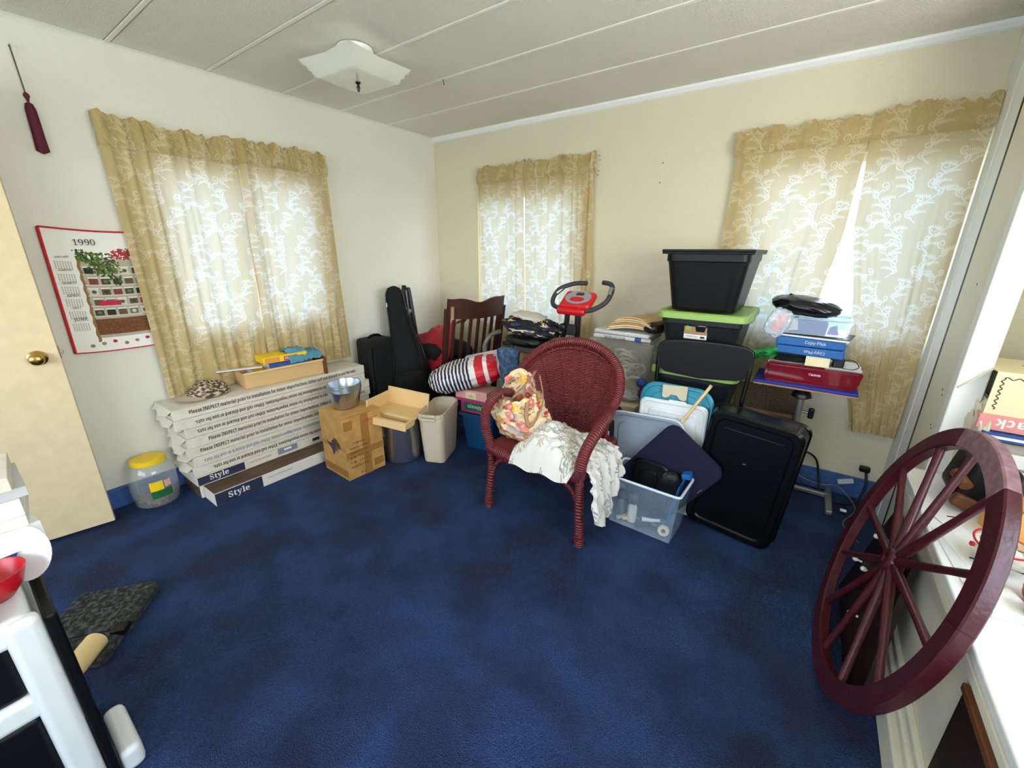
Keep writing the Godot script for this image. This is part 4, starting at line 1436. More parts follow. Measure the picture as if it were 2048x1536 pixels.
func wicker_chair():
	var t = thing("wicker_armchair", "dark red wicker armchair with round woven back, loaded with a bag and sheet", "armchair")
	var V = func(x, y, z): return Vector3(x, y, z)
	# woven seat with a rolled front
	var rows = []
	for j in 15:
		var q = j / 14.0
		var z = lerpf(-1.575, -2.06, q)
		var hw = lerpf(0.265, 0.235, q)
		var row = PackedVector3Array()
		for i in 21:
			var u = 2.0 * i / 20.0 - 1.0
			row.append(Vector3(-1.01 + u * hw, 0.405 - 0.012 * (1.0 - u * u) * sin(PI * q), z + 0.02 * u * u * (1.0 - q)))
		rows.append(row)
	part(t, "seat", MB.new().grid(rows, false, false, 1, 1), "wicker")
	part(t, "seat_front", MB.new().tube(curve([V.call(-1.285, 0.385, -1.6), V.call(-1.15, 0.383, -1.568), V.call(-1.01, 0.382, -1.56), V.call(-0.87, 0.383, -1.568), V.call(-0.735, 0.385, -1.6)], 8), 0.03, 12), "wicker_roll")
	for s in [-1, 1]:
		part(t, "seat_rail", MB.new().tube([V.call(-1.01 + s * 0.275, 0.385, -1.6), V.call(-1.01 + s * 0.245, 0.385, -2.07)], 0.022, 10), "wicker_roll")
	part(t, "seat_rail", MB.new().tube([V.call(-1.255, 0.385, -2.07), V.call(-0.765, 0.385, -2.07)], 0.022, 10), "wicker_roll")
	# woven back, bowed round the sitter
	var br = []
	var rim = curve([V.call(-1.325, 0.58, -1.93), V.call(-1.375, 0.70, -2.02), V.call(-1.325, 0.80, -2.10), V.call(-1.21, 0.875, -2.15), V.call(-1.06, 0.90, -2.165), V.call(-0.905, 0.875, -2.15), V.call(-0.79, 0.80, -2.10), V.call(-0.74, 0.70, -2.02), V.call(-0.745, 0.615, -1.93)], 8)
	var nR = rim.size()
	for j in 14:
		var q = j / 13.0
		var row = PackedVector3Array()
		for i in nR:
			var u = 2.0 * i / (nR - 1.0) - 1.0
			var foot = Vector3(-1.02 + u * 0.245, 0.41, -2.075 + 0.10 * u * u)
			var p = foot.lerp(rim[i], q)
			p.z -= 0.03 * sin(PI * q) * (1.0 - u * u)
			row.append(p)
		br.append(row)
	# rows of cane woven in front of and behind the stakes
	var wv = MB.new()
	var NR = 58
	for row in NR:
		var q = 0.01 + 0.965 * row / (NR - 1.0)
		var pts = []
		for i in range(0, (nR - 1) * 2 + 1):
			var s0 = i / 2.0
			var i0 = int(s0)
			var i1 = mini(i0 + 1, nR - 1)
			var jf = q * 13.0
			var j0 = int(jf)
			var j1 = mini(j0 + 1, 13)
			var a = br[j0][i0].lerp(br[j1][i0], jf - j0)
			var b = br[j0][i1].lerp(br[j1][i1], jf - j0)
			var p = a.lerp(b, s0 - i0)
			pts.append(p + Vector3(0, 0, 0.0045 * (1.0 if (i / 2 + row) % 2 else -1.0) * (1.0 if i % 2 else 0.0)))
		wv.tube(pts, 0.0047, 5, false, 0.8)
	part(t, "back_panel", wv, "wicker_cane", "woven cane back")
	# ribs that stand out of the weave
	for k in 9:
		var i = int(lerpf(4, nR - 5, k / 8.0))
		var pts = []
		for j in 14:
			pts.append(br[j][i] + Vector3(0, 0, 0.004))
		part(t, "rib", MB.new().tube(pts, 0.0045, 6), "wicker_roll")
	var inner = []
	for i in nR:
		inner.append(br[12][i] + Vector3(0, 0, 0.012))
	part(t, "inner_braid", MB.new().tube(inner, 0.008, 8), "wicker_roll")
	# rim, arms and front legs: one long wound roll on each side
	part(t, "rim", MB.new().tube(rim, 0.027, 14), "wicker_roll", "thick wound rim")
	var fat = func(n): return 0.024
	part(t, "arm", MB.new().tube(curve([rim[0], V.call(-1.315, 0.645, -1.78), V.call(-1.30, 0.65, -1.66), V.call(-1.297, 0.59, -1.585), V.call(-1.297, 0.5, -1.58), V.call(-1.285, 0.4, -1.605)], 7), 0.026, 14), "wicker_roll", "wound arm roll")
	part(t, "arm", MB.new().tube(curve([rim[nR - 1], V.call(-0.722, 0.615, -1.84), V.call(-0.716, 0.592, -1.72), V.call(-0.716, 0.54, -1.605), V.call(-0.722, 0.47, -1.565), V.call(-0.735, 0.4, -1.59)], 7), 0.028, 14), "wicker_roll", "wound arm roll")
	var fl = [V.call(-1.285, 0.40, -1.605), V.call(-1.282, 0.28, -1.612), V.call(-1.296, 0.1, -1.606), V.call(-1.298, 0.002, -1.602)]
	var fr = [V.call(-0.735, 0.40, -1.59), V.call(-0.742, 0.28, -1.606), V.call(-0.732, 0.1, -1.608), V.call(-0.727, 0.002, -1.606)]
	for lg in [fl, fr]:
		var l = part(t, "leg", MB.new().tube(curve(lg, 6), 0.022, 12), "wicker_roll")
		part(l, "foot_wrap", MB.new().tube([lg[3] + Vector3(0, 0.0, 0), lg[3] + Vector3(0, 0.05, 0)], 0.025, 12), "wicker_roll")
	for x in [-1.26, -0.765]:
		part(t, "leg", MB.new().tube(curve([V.call(x, 0.40, -2.06), V.call(x, 0.2, -2.085), V.call(x, 0.002, -2.13)], 6), 0.022, 12), "wicker_roll")
	# curved braces
	for s in [-1, 1]:
		var x0 = -1.01 + s * 0.268
		part(t, "brace", MB.new().tube(curve([V.call(x0, 0.2, -1.612), V.call(x0 - s * 0.03, 0.285, -1.606), V.call(x0 - s * 0.09, 0.335, -1.595), V.call(x0 - s * 0.2, 0.362, -1.58)], 6), 0.012, 8), "wicker_roll")
		part(t, "brace", MB.new().tube(curve([V.call(x0, 0.2, -1.612), V.call(x0 - s * 0.01, 0.3, -1.66), V.call(x0 - s * 0.015, 0.365, -1.8)], 6), 0.012, 8), "wicker_roll")
		part(t, "brace", MB.new().tube([V.call(x0, 0.26, -1.612), V.call(x0 - s * 0.16, 0.36, -1.9)], 0.01, 8), "wicker_roll")

func chair_load():
	# floral tote bag
	var t = thing("floral_tote_bag", "slouching floral tote bag with tan straps on the wicker armchair", "bag", "", Vector3(-1.185, 0.42, -1.76))
	var nz = noise(2.4, 33)
	var rows = []
	var NV = 20
	for j in NV + 1:
		var q = j / float(NV)
		var row = PackedVector3Array()
		for i in 45:
			var an = TAU * i / 44.0
			var rx = 0.118 + 0.055 * sin(PI * minf(q * 1.1, 1.0)) - 0.02 * q
			var rz = 0.085 + 0.03 * sin(PI * q)
			if j == 0:
				rx *= 0.05
				rz *= 0.05
			elif j == 1:
				rx *= 0.9
				rz *= 0.9
			var k = 1.0 + 0.30 * nz.get_noise_3d(cos(an) * 1.4, q * 2.6, sin(an) * 1.4) * minf(1.0, q * 3.0)
			# the mouth of the bag: low in front, its far side pulled up by the strap
			var top = 0.255 + 0.10 * maxf(0.0, -sin(an + 0.35)) - 0.03 * maxf(0.0, sin(an))
			var y = maxf(0.0, (q - 0.06) / 0.94) * top + 0.02 * nz.get_noise_2d(an * 0.8 + 4.0, q * 3.0)
			row.append(Vector3(-0.03 * q + cos(an) * rx * k, maxf(y, 0.002), -0.01 + sin(an) * rz * k))
		rows.append(row)
	part(t, "body", MB.new().grid(rows, false, false, 2.0, 1.0), "floral")
	part(t, "strap", MB.new().tube(curve([Vector3(-0.01, 0.245, 0.07), Vector3(0.02, 0.29, 0.03), Vector3(0.035, 0.345, -0.05), Vector3(0.02, 0.355, -0.09)], 6), 0.011, 6, false, 0.35), "mdf", "tan strap")
	part(t, "strap", MB.new().tube(curve([Vector3(0.075, 0.23, 0.06), Vector3(0.095, 0.16, 0.1), Vector3(0.125, 0.12, 0.09), Vector3(0.12, 0.22, -0.02), Vector3(0.06, 0.34, -0.08)], 6), 0.011, 6, false, 0.35), "mdf", "tan strap")
	# white sprigged sheet heaped on the seat and spilling out under the right arm
	var n1 = noise(4.2, 12)
	var n2 = noise(11.0, 13)
	var sh = []
	var NS = 64
	var NT = 56
	for j in NT + 1:
		var q = j / float(NT)
		var row = PackedVector3Array()
		for i in NS + 1:
			var s = i / float(NS)
			var p
			var heap = 0.085 * sin(PI * clampf(s / 0.66, 0, 1)) * sin(PI * clampf(q * 0.9 + 0.12, 0, 1)) + 0.045 * sin(PI * clampf((s - 0.02) / 0.3, 0, 1)) * sin(PI * q)
			var fold = 0.03 * absf(n1.get_noise_2d(s * 1.1, q * 1.1)) + 0.007 * n2.get_noise_2d(s * 0.9 + 0.5 * q, q * 0.6)
			if s < 0.62:
				var x = lerpf(-1.105, -0.765, s / 0.62)
				var z = lerpf(-1.535, -1.95, q)
				var y = 0.436 + heap + fold
				if q < 0.12:
					y = lerpf(0.372 + 0.008 * sin(s * 22.0), y, smoothstep(0.0, 1.0, q / 0.12))
					z = lerpf(-1.522, z, q / 0.12)
				p = Vector3(x, y, z)
			else:
				var k = (s - 0.62) / 0.38
				var drop = k * k * (0.19 + 0.09 * sin(q * PI * 1.4)) + 0.03 * k
				p = Vector3(-0.765 + 0.13 * sqrt(k) + 0.022 * n1.get_noise_2d(q * 3.0, k) + 0.018 * sin(q * 26.0) * k, 0.435 + heap + fold * (1.0 - k) - drop + 0.02 * sin(PI * k), lerpf(-1.60, -1.93, q) + 0.05 * k)
			row.append(p)
		sh.append(row)
	solo("rumpled_sheet", MB.new().grid(sh, false, false, 1.6, 1.2), "sheet", "rumpled white sheet with pale grey leaves spilling off the wicker armchair", "sheet")

func waste_baskets():
	var g = "beige waste baskets nested together"
	for k in 2:
		var t = thing("waste_basket", ["outer beige plastic waste basket standing on the carpet", "inner beige plastic waste basket nested in the other, its hollow open on top"][k], "waste basket", g, Vector3(-1.985, 0.001 + k * 0.026, -1.905), deg_to_rad(24.0))
		var w = 0.185
		var d = 0.37
		var h = 0.345
		var r = 0.05
		var m = MB.new()
		m.loft([rring(w * 0.80, d * 0.74, r * 0.7, 0.0), rring(w * 0.82, d * 0.77, r * 0.75, 0.012), rring(w * 0.965, d * 0.97, r, h - 0.02), rring(w, d, r, h - 0.018), rring(w, d, r, h), rring(w - 0.012, d - 0.012, r - 0.006, h), rring(w * 0.8 - 0.006, d * 0.75 - 0.006, r * 0.7, 0.008)])
		part(t, "body", m, "beige_plastic")
		for s in [-1, 1]:
			part(t, "handle", MB.new().rbox(Vector3(0, h - 0.006, s * (d * 0.5 + 0.004)), Vector3(w * 0.55, 0.02, 0.02), 0.006), "sticker_beige", "moulded grip")

func blue_tote_pile():
	var t = thing("blue_bin", "dark blue plastic bin on the carpet beside the waste baskets", "bin", "", Vector3(-1.84, 0, -2.27), deg_to_rad(10))
	var m = MB.new()
	m.loft([rring(0.22, 0.30, 0.03, 0.0), rring(0.26, 0.36, 0.03, 0.265), rring(0.29, 0.39, 0.035, 0.268), rring(0.29, 0.39, 0.035, 0.285), rring(0.255, 0.355, 0.03, 0.285), rring(0.215, 0.295, 0.03, 0.008)])
	part(t, "body", m, "blue_plastic")
	for s in [-1, 1]:
		part(t, "grip", MB.new().rbox(Vector3(s * 0.145, 0.25, 0), Vector3(0.012, 0.04, 0.12), 0.004), "blue_plastic")
	var b = thing("green_pad_box", "green box with pink edge lying upside down on the blue bin", "box", "", Vector3(-1.83, 0.287, -2.16), deg_to_rad(8))
	part(b, "case", MB.new().rbox(Vector3(0, 0.042, -0.02), Vector3(0.24, 0.084, 0.16), 0.003), "magenta")
	part(b, "front_label", MB.new().box(Vector3(0.01, 0.048, 0.0606), Vector3(0.2, 0.062, 0.001)), "label_green", "green label")
	lettering(b, "Always", Vector3(0.0, 0.05, 0.0616), Vector3(-1, 0, 0), Vector3(0, -1, 0), 0.12, "carton_white", true)
	var b2 = thing("pink_carton", "pink and cream carton under the striped bag", "carton", "", Vector3(-1.855, 0.372, -2.15), deg_to_rad(6))
	part(b2, "case", MB.new().rbox(Vector3(0, 0.045, -0.02), Vector3(0.27, 0.09, 0.16), 0.003), "label_pink")
	part(b2, "stripe", MB.new().box(Vector3(0.0, 0.012, 0.0606), Vector3(0.268, 0.02, 0.001)), "magenta")
	part(b2, "sticker", MB.new().box(Vector3(0.0, 0.05, 0.0607), Vector3(0.09, 0.05, 0.001)), "box_cream")
	lettering(b2, "LADIES", Vector3(0.005, 0.045, 0.0615), Vector3.RIGHT, Vector3.UP, 0.04, "ink_brown")
	# striped bag
	var B = Basis(Vector3.UP, deg_to_rad(36)) * Basis(Vector3.FORWARD, deg_to_rad(-14))
	var s = solo("striped_bag", pillow(Vector3.ZERO, Vector3(0.28, 0.095, 0.175), B, 9, 0.07, 0.6, 1.0, 1.0, 40, 22, true), "stripes_bag", "puffy bag with navy pinstripes and red and white bands on the blue bin", "bag", "", Vector3(-1.93, 0.56, -2.16))
	var fb = Basis(Vector3.UP, deg_to_rad(24)) * Basis(Vector3.FORWARD, deg_to_rad(-14)) * Basis(Vector3.RIGHT, deg_to_rad(8))
	var f = thing("printed_flyer", "pale blue and pink printed flyer lying on the striped bag", "flyer", "", Vector3(-1.90, 0.652, -2.27))
	part(f, "sheet", MB.new().rbox(Vector3.ZERO, Vector3(0.30, 0.003, 0.25), 0.001, fb), "flyer")
	part(f, "headline", MB.new().box(fb * Vector3(-0.08, 0.0022, 0.03), Vector3(0.09, 0.0006, 0.02), fb), "paper_white")
	# jeans hung over the bike's grey bar
	var nz = noise(4.0, 71)
	var rows = []
	for j in 26:
		var q = j / 25.0
		var row = PackedVector3Array()
		for i in 31:
			var an = TAU * i / 30.0
			var r = 0.075 - 0.01 * q
			var k = 1.0 + 0.3 * nz.get_noise_3d(cos(an), q * 0.7, sin(an)) + 0.06 * sin(an * 7.0 + q * 2.0)
			if j == 0:
				k *= 0.25
			elif j == 1:
				k *= 0.75
			elif j == 25:
				k *= 0.4
			row.append(Vector3(-1.595 + 0.03 * q + cos(an) * r * k, 0.795 - 0.30 * q, -2.19 + sin(an) * r * 0.7 * k))
		rows.append(row)
	solo("folded_jeans", MB.new().grid(rows, false, false, 1, 1), "denim", "faded blue jeans hanging in a bundle from the bike's grey bar", "jeans")
	solo("dark_coat", pillow(Vector3(-1.55, 0.26, -2.2), Vector3(0.1, 0.25, 0.07), Basis(), 14, 0.1, 0.8), "black_cloth", "black coat bundled below the jeans behind the wicker armchair", "coat")

func instrument_cases():
	# tall padded gig bag leaning in the corner
	var t = thing("guitar_gig_bag", "tall black padded gig bag leaning upright in the room corner", "instrument bag")
	var side = Vector3(0.64, 0, -0.77).normalized()
	var thick = Vector3(0.77, 0, 0.64).normalized()
	# height, centre offset along the side, half width, half depth
	var prof = [[0.01, 0.03, 0.12, 0.05], [0.04, 0.03, 0.155, 0.065], [0.18, 0.02, 0.185, 0.075], [0.34, 0.01, 0.18, 0.075], [0.46, 0.0, 0.15, 0.07], [0.56, -0.01, 0.135, 0.066], [0.68, -0.03, 0.125, 0.06], [0.78, -0.05, 0.1, 0.055], [0.88, -0.065, 0.085, 0.05], [0.99, -0.075, 0.078, 0.045], [1.07, -0.08, 0.07, 0.042], [1.115, -0.08, 0.045, 0.035], [1.13, -0.08, 0.01, 0.01]]
	var base = Vector3(-2.585, 0, -2.215)
	var rings = []
	for p in prof:
		var ring = PackedVector3Array()
		for s in 28:
			var an = TAU * s / 28
			var cx = signf(cos(an)) * pow(absf(cos(an)), 0.7)
			var cz = signf(sin(an)) * pow(absf(sin(an)), 0.7)
			ring.append(base + Vector3(-0.11 * p[0], p[0], -0.06 * p[0]) + side * (p[1] + cx * p[2]) + thick * (cz * p[3]))
		rings.append(ring)
	part(t, "shell", MB.new().grid(rings, true), "black_cloth")
	# piping and zip round the front edge
	for w in [-1, 1]:
		var pts = []
		for p in prof.slice(1, 12):
			pts.append(base + Vector3(-0.11 * p[0], p[0], -0.06 * p[0]) + side * (p[1] + w * p[2] * 0.93) + thick * p[3] * 0.72)
		part(t, "piping", MB.new().tube(curve(pts, 3), 0.005, 6), "black_gloss")
	part(t, "zip_pull", MB.new().rbox(base + Vector3(-0.105, 0.985, -0.055) + side * -0.145 + thick * 0.035, Vector3(0.008, 0.035, 0.006), 0.002), "zip_white", "white zip pull")
	part(t, "pocket", pillow(base + Vector3(-0.02, 0.3, -0.01) + thick * 0.07, Vector3(0.12, 0.17, 0.03), Basis(side, Vector3.UP, thick), 19, 0.03, 0.4), "black_cloth", "front pocket")
	part(t, "strap", MB.new().tube(curve([base + Vector3(-0.1, 0.95, -0.05) + side * 0.0 + thick * 0.05, base + Vector3(-0.06, 0.7, -0.03) + side * 0.06 + thick * 0.085, base + Vector3(-0.03, 0.45, 0) + side * 0.1 + thick * 0.095], 6), 0.014, 6, false, 0.3), "black_cloth", "carrying strap")
	# a second, glossier neck behind it
	var t2 = thing("ukulele_case", "slim glossy black case neck showing behind the gig bag", "instrument case")
	part(t2, "shell", MB.new().tube(curve([Vector3(-2.87, 0.09, -2.50), Vector3(-2.88, 0.6, -2.48), Vector3(-2.90, 1.03, -2.46), Vector3(-2.905, 1.085, -2.455)], 6), [0.09, 0.085, 0.08, 0.075, 0.07, 0.066, 0.062, 0.06, 0.058, 0.056, 0.054, 0.052, 0.05, 0.05, 0.048, 0.045, 0.04, 0.034, 0.02], 16), "bag_black")
	part(t2, "latch", MB.new().rbox(Vector3(-2.84, 0.9, -2.44), Vector3(0.02, 0.03, 0.02), 0.004), "steel")
	var a = thing("padded_black_case", "squat black soft case standing between the cartons and the gig bag", "case", "", Vector3(-2.80, 0, -2.025))
	part(a, "shell", MB.new().rbox(Vector3(0, 0.37, 0), Vector3(0.2, 0.735, 0.24), 0.035, Basis(), true), "black_cloth")
	part(a, "handle", MB.new().tube(curve([Vector3(0.0, 0.73, 0.07), Vector3(0.0, 0.755, 0.03), Vector3(0.0, 0.755, -0.03), Vector3(0.0, 0.73, -0.07)], 5), 0.01, 8), "black_gloss")
	part(a, "piping", MB.new().tube([Vector3(0.098, 0.06, 0.105), Vector3(0.098, 0.68, 0.105)], 0.004, 6), "black_gloss")

func slat_chair():
	var t = thing("slat_back_chair", "dark brown wooden chair with a broad curved crest rail and slats", "chair")
	var A = Vector3(-2.225, 0, -2.285)
	var Bq = Vector3(-2.06, 0, -2.765)
	var along = (Bq - A).normalized()
	var out = Vector3(along.z, 0, -along.x)
	if out.x > 0:
		out = -out
	# out points from the back towards the seat, to the wall side
	var W = A.distance_to(Bq)
	var P = func(s, y, o): return A + along * (s * W) + Vector3(0, y, 0) + out * (o + 0.11 * (1.0 - (y - 0.44) / 0.6))
	# crest rail: tall, dished along its length, its top edge dipping between raised ends
	for side in [0]:
		var f = []
		var bk = []
		for j in 7:
			var q = j / 6.0
			var r0 = PackedVector3Array()
			var r1 = PackedVector3Array()
			for i in 25:
				var s = i / 24.0
				var u = 2.0 * s - 1.0
				var top = 1.035 + 0.035 * pow(absf(u), 2.2) - 0.012 * cos(u * 6.0)
				var low = 0.895 + 0.01 * u * u
				var y = lerpf(low, top, q)
				var dish = 0.05 * (1.0 - u * u)
				r0.append(P.call(s, y, -dish - 0.012))
				r1.append(P.call(s, y, -dish + 0.012))
			f.append(r0)
			bk.append(r1)
		var m = MB.new()
		m.grid(f, false, false, 1, 1)
		m.grid(bk, false, false, 1, 1)
		m.grid([f[6], bk[6]], false, false)
		m.grid([f[0], bk[0]], false, false)
		part(t, "crest_rail", m, "walnut")
	for k in 7:
		var s = lerpf(0.1, 0.9, k / 6.0)
		var u = 2.0 * s - 1.0
		var dish = -0.05 * (1.0 - u * u)
		part(t, "slat", slat(P.call(s, 0.46, dish * 0.6), P.call(s, 0.9, dish), along, 0.03, 0.011), "walnut")
	for s in [0.0, 1.0]:
		part(t, "stile", slat(P.call(s, 0.0, 0.02), P.call(s, 0.98, 0.0), along, 0.045, 0.03), "walnut")
	part(t, "peg", MB.new().tube([P.call(0.06, 0.9, -0.03), P.call(0.05, 1.0, -0.03)], 0.014, 10), "mdf", "worn lighter peg")
	# seat and front legs
	var sc = A + along * (W * 0.5) + out * 0.36 + Vector3(0, 0.445, 0)
	part(t, "seat", MB.new().rbox(sc, Vector3(0.5, 0.03, 0.46), 0.012, Basis(along, Vector3.UP, along.cross(Vector3.UP)), true), "walnut")
	for s in [0.04, 0.96]:
		var p = A + along * (s * W) + out * 0.53
		part(t, "leg", MB.new().tube([p + Vector3(0, 0.43, 0), p], 0.02, 10), "walnut")
	# red satin over the seat and arm
	var nz = noise(3.4, 45)
	var n2 = noise(9.0, 46)
	var rows = []
	for j in 40:
		var q = j / 39.0
		var row = PackedVector3Array()
		for i in 40:
			var s = i / 39.0
			var x = lerpf(-2.80, -2.33, s)
			var z = lerpf(-2.36, -2.72, q)
			var y = lerpf(0.70, 0.85, s) + 0.05 * nz.get_noise_2d(s * 0.35, q * 0.35) + 0.03 * sin(s * 17.0 + q * 5.0) * (0.4 + 0.6 * nz.get_noise_2d(s * 0.3 + 9.0, q * 0.3)) - 0.34 * pow(maxf(0.0, 0.4 - q) / 0.4, 1.6)
			row.append(Vector3(x, y, z))
		rows.append(row)
	solo("red_satin_cloth", MB.new().grid(rows), "red_cloth", "crumpled red satin heaped behind the gig bag on the wooden chair", "cloth")
	solo("dark_cushion", pillow(Vector3(-2.56, 0.56, -2.57), Vector3(0.22, 0.095, 0.2), Basis(), 61, 0.05, 0.6), "black_cloth", "black cushion on the wooden chair under the red satin", "cushion")

func slat(a, b, wide, w, d):
	var y = (b - a).normalized()
	var x = (wide - y * wide.dot(y)).normalized()
	return MB.new().rbox((a + b) * 0.5, Vector3(w, a.distance_to(b), d), 0.004, Basis(x, y, x.cross(y)))

func exercise_bike():
	var t = thing("exercise_bike", "folding exercise bike with grey bars and a red console, draped with clothes", "exercise bike")
	var V = func(x, y, z): return Vector3(x, y, z)
	var Z = -2.47
	# handlebar: a ring of padded tube open at the far side
	var hb = curve([V.call(-1.215, 1.205, Z - 0.08), V.call(-1.30, 1.20, Z - 0.06), V.call(-1.375, 1.165, Z + 0.0), V.call(-1.40, 1.10, Z + 0.04), V.call(-1.36, 1.065, Z + 0.09), V.call(-1.28, 1.055, Z + 0.11)], 6)
	part(t, "handlebar", MB.new().tube(hb, 0.015, 10), "grip", "grey padded grip")
	var hb2 = curve([V.call(-1.105, 1.215, Z - 0.08), V.call(-1.04, 1.205, Z - 0.06), V.call(-1.01, 1.165, Z + 0.0), V.call(-1.025, 1.105, Z + 0.05), V.call(-1.09, 1.06, Z + 0.1), V.call(-1.17, 1.05, Z + 0.11)], 6)
	part(t, "handlebar", MB.new().tube(hb2, 0.015, 10), "grip", "grey padded grip")
	part(t, "pulse_pad", MB.new().tube([V.call(-1.017, 1.185, Z - 0.015), V.call(-1.012, 1.145, Z + 0.02)], 0.0165, 10), "steel")
	part(t, "pulse_pad", MB.new().tube([V.call(-1.36, 1.175, Z - 0.02), V.call(-1.39, 1.14, Z + 0.015)], 0.0165, 10), "steel")
	# console
	var CB = Basis(Vector3.RIGHT, deg_to_rad(34)) * Basis(Vector3.UP, deg_to_rad(0))
	var cc = V.call(-1.205, 1.105, Z + 0.06)
	var cs = part(t, "console", MB.new().rbox(cc, Vector3(0.215, 0.05, 0.15), 0.024, CB, true), "console_red")
	var pl = PackedVector2Array()
	for k in 24:
		var an = TAU * k / 24
		pl.append(Vector2(cos(an) * 0.088, sin(an) * 0.062))
	var PT = Transform3D(CB * Basis(Vector3.RIGHT, deg_to_rad(-90)), cc + CB * Vector3(0.005, 0.0245, -0.005))
	part(cs, "face_plate", MB.new().prism(pl, 0.003, PT), "console_grey")
	var PT2 = Transform3D(CB * Basis(Vector3.RIGHT, deg_to_rad(-90)), cc + CB * Vector3(0.005, 0.0275, -0.005))
	part(cs, "screen", MB.new().prism(PackedVector2Array([Vector2(-0.025, 0.015), Vector2(0.03, 0.015), Vector2(0.028, 0.042), Vector2(-0.02, 0.042)]), 0.001, PT2), "screen_dark")
	var sw = PackedVector2Array()
	for k in 16:
		var an = TAU * k / 16
		sw.append(Vector2(cos(an) * 0.05, -0.022 + sin(an) * 0.022))
	part(cs, "swoosh", MB.new().prism(sw, 0.0012, PT2), "console_red")
	part(t, "console_collar", MB.new().rbox(V.call(-1.225, 1.05, Z + 0.1), Vector3(0.2, 0.045, 0.07), 0.018, CB, true), "console_red")
	# twin black masts
	part(t, "mast", MB.new().tube(curve([V.call(-1.275, 1.05, Z + 0.06), V.call(-1.285, 0.96, Z + 0.05), V.call(-1.30, 0.90, Z + 0.04), V.call(-1.36, 0.76, Z + 0.02), V.call(-1.45, 0.55, Z), V.call(-1.52, 0.38, Z)], 6), 0.018, 10), "bike_black")
	part(t, "mast", MB.new().tube(curve([V.call(-1.20, 1.05, Z + 0.06), V.call(-1.205, 0.95, Z + 0.05), V.call(-1.215, 0.86, Z + 0.03), V.call(-1.245, 0.78, Z), V.call(-1.33, 0.55, Z - 0.02), V.call(-1.38, 0.38, Z - 0.02)], 6), 0.02, 10), "bike_black")
	part(t, "tension_knob", MB.new().lathe(V.call(-1.30, 0.93, Z + 0.06), [[0.0, 0.03], [0.012, 0.03], [0.024, 0.026], [0.026, 0.0], [0.0, 0.0]], 18, 1, 1, Basis(Vector3.RIGHT, deg_to_rad(90))), "bike_black")
	part(t, "clamp", MB.new().rbox(V.call(-1.245, 0.915, Z + 0.05), Vector3(0.07, 0.07, 0.04), 0.01), "bike_black")
	# grey frame
	part(t, "frame_bar", MB.new().tube(curve([V.call(-1.235, 0.845, Z + 0.06), V.call(-1.30, 0.815, Z + 0.08), V.call(-1.42, 0.765, Z + 0.09), V.call(-1.5, 0.742, Z + 0.08)], 6), 0.018, 10), "bike_grey")
	part(t, "seat_beam", MB.new().rbox(V.call(-1.565, 0.735, Z + 0.06), Vector3(0.29, 0.05, 0.07), 0.018, Basis(), true), "bike_grey")
	part(t, "rear_handle", MB.new().tube(curve([V.call(-1.875, 0.825, Z), V.call(-1.955, 0.79, Z), V.call(-1.995, 0.72, Z + 0.03), V.call(-1.95, 0.66, Z + 0.08), V.call(-1.8, 0.64, Z + 0.1), V.call(-1.65, 0.70, Z + 0.08)], 7), 0.017, 10), "bike_grey", "grey bent bar")
	part(t, "seat", pillow(V.call(-1.60, 0.80, Z + 0.02), Vector3(0.16, 0.045, 0.13), Basis(), 77, 0.03, 0.6), "bike_black", "black padded seat")
	part(t, "seat_clamp", MB.new().rbox(V.call(-1.745, 0.765, Z + 0.06), Vector3(0.09, 0.035, 0.05), 0.008, Basis(Vector3.FORWARD, -0.25)), "bike_black")
	part(t, "seat_post", MB.new().tube([V.call(-1.70, 0.76, Z + 0.08), V.call(-1.66, 0.55, Z + 0.1), V.call(-1.63, 0.35, Z + 0.1)], 0.026, 12), "bike_black")
	part(t, "crank_housing", MB.new().lathe(V.call(-1.46, 0.36, Z - 0.05), [[0.0, 0.1], [0.12, 0.1], [0.14, 0.08], [0.14, 0.02], [0.12, 0.0], [0.0, 0.0]], 24, 1, 1, Basis(Vector3.RIGHT, deg_to_rad(90))), "bike_grey")
	part(t, "leg", MB.new().tube([V.call(-1.64, 0.38, Z), V.call(-1.2, 0.025, Z + 0.02)], 0.022, 10), "bike_black")
	part(t, "leg", MB.new().tube([V.call(-1.4, 0.4, Z - 0.02), V.call(-1.66, 0.025, Z - 0.1)], 0.022, 10), "bike_black")
	for x in [-1.2, -1.66]:
		part(t, "foot_bar", MB.new().tube([V.call(x, 0.025, Z - 0.24), V.call(x, 0.025, Z + 0.1)], 0.024, 10), "bike_grey")
	# clothes on the seat
	var gb = Basis(Vector3.FORWARD, deg_to_rad(8)) * Basis(Vector3.UP, 0.2)
	solo("floral_blouse", pillow(Vector3.ZERO, Vector3(0.205, 0.058, 0.15), gb, 83, 0.16, 0.7, 2.0, 1.0), "black_floral", "navy blouse with cream flowers bundled on the bike seat", "blouse", "", V.call(-1.575, 0.895, Z + 0.01))
	solo("beige_garment", pillow(Vector3.ZERO, Vector3(0.12, 0.022, 0.1), gb, 85, 0.12, 0.8), "beige_cloth", "beige cloth folded on top of the flowered blouse", "cloth", "", V.call(-1.61, 0.965, Z))
	solo("yellow_scarf", pillow(Vector3.ZERO, Vector3(0.05, 0.018, 0.06), gb, 87, 0.12, 0.8), "orange", "bit of yellow cloth at the edge of the flowered blouse", "scarf", "", V.call(-1.71, 0.935, Z + 0.03))

# ------------------------------------------------------------------ right side of the room
func build_right():
	totes()
	paper_pile()
	folded_chair()
	leaning_lids()
	clear_bin()
	printer_table()
	cables()
	wagon_wheel()
	bench_things()

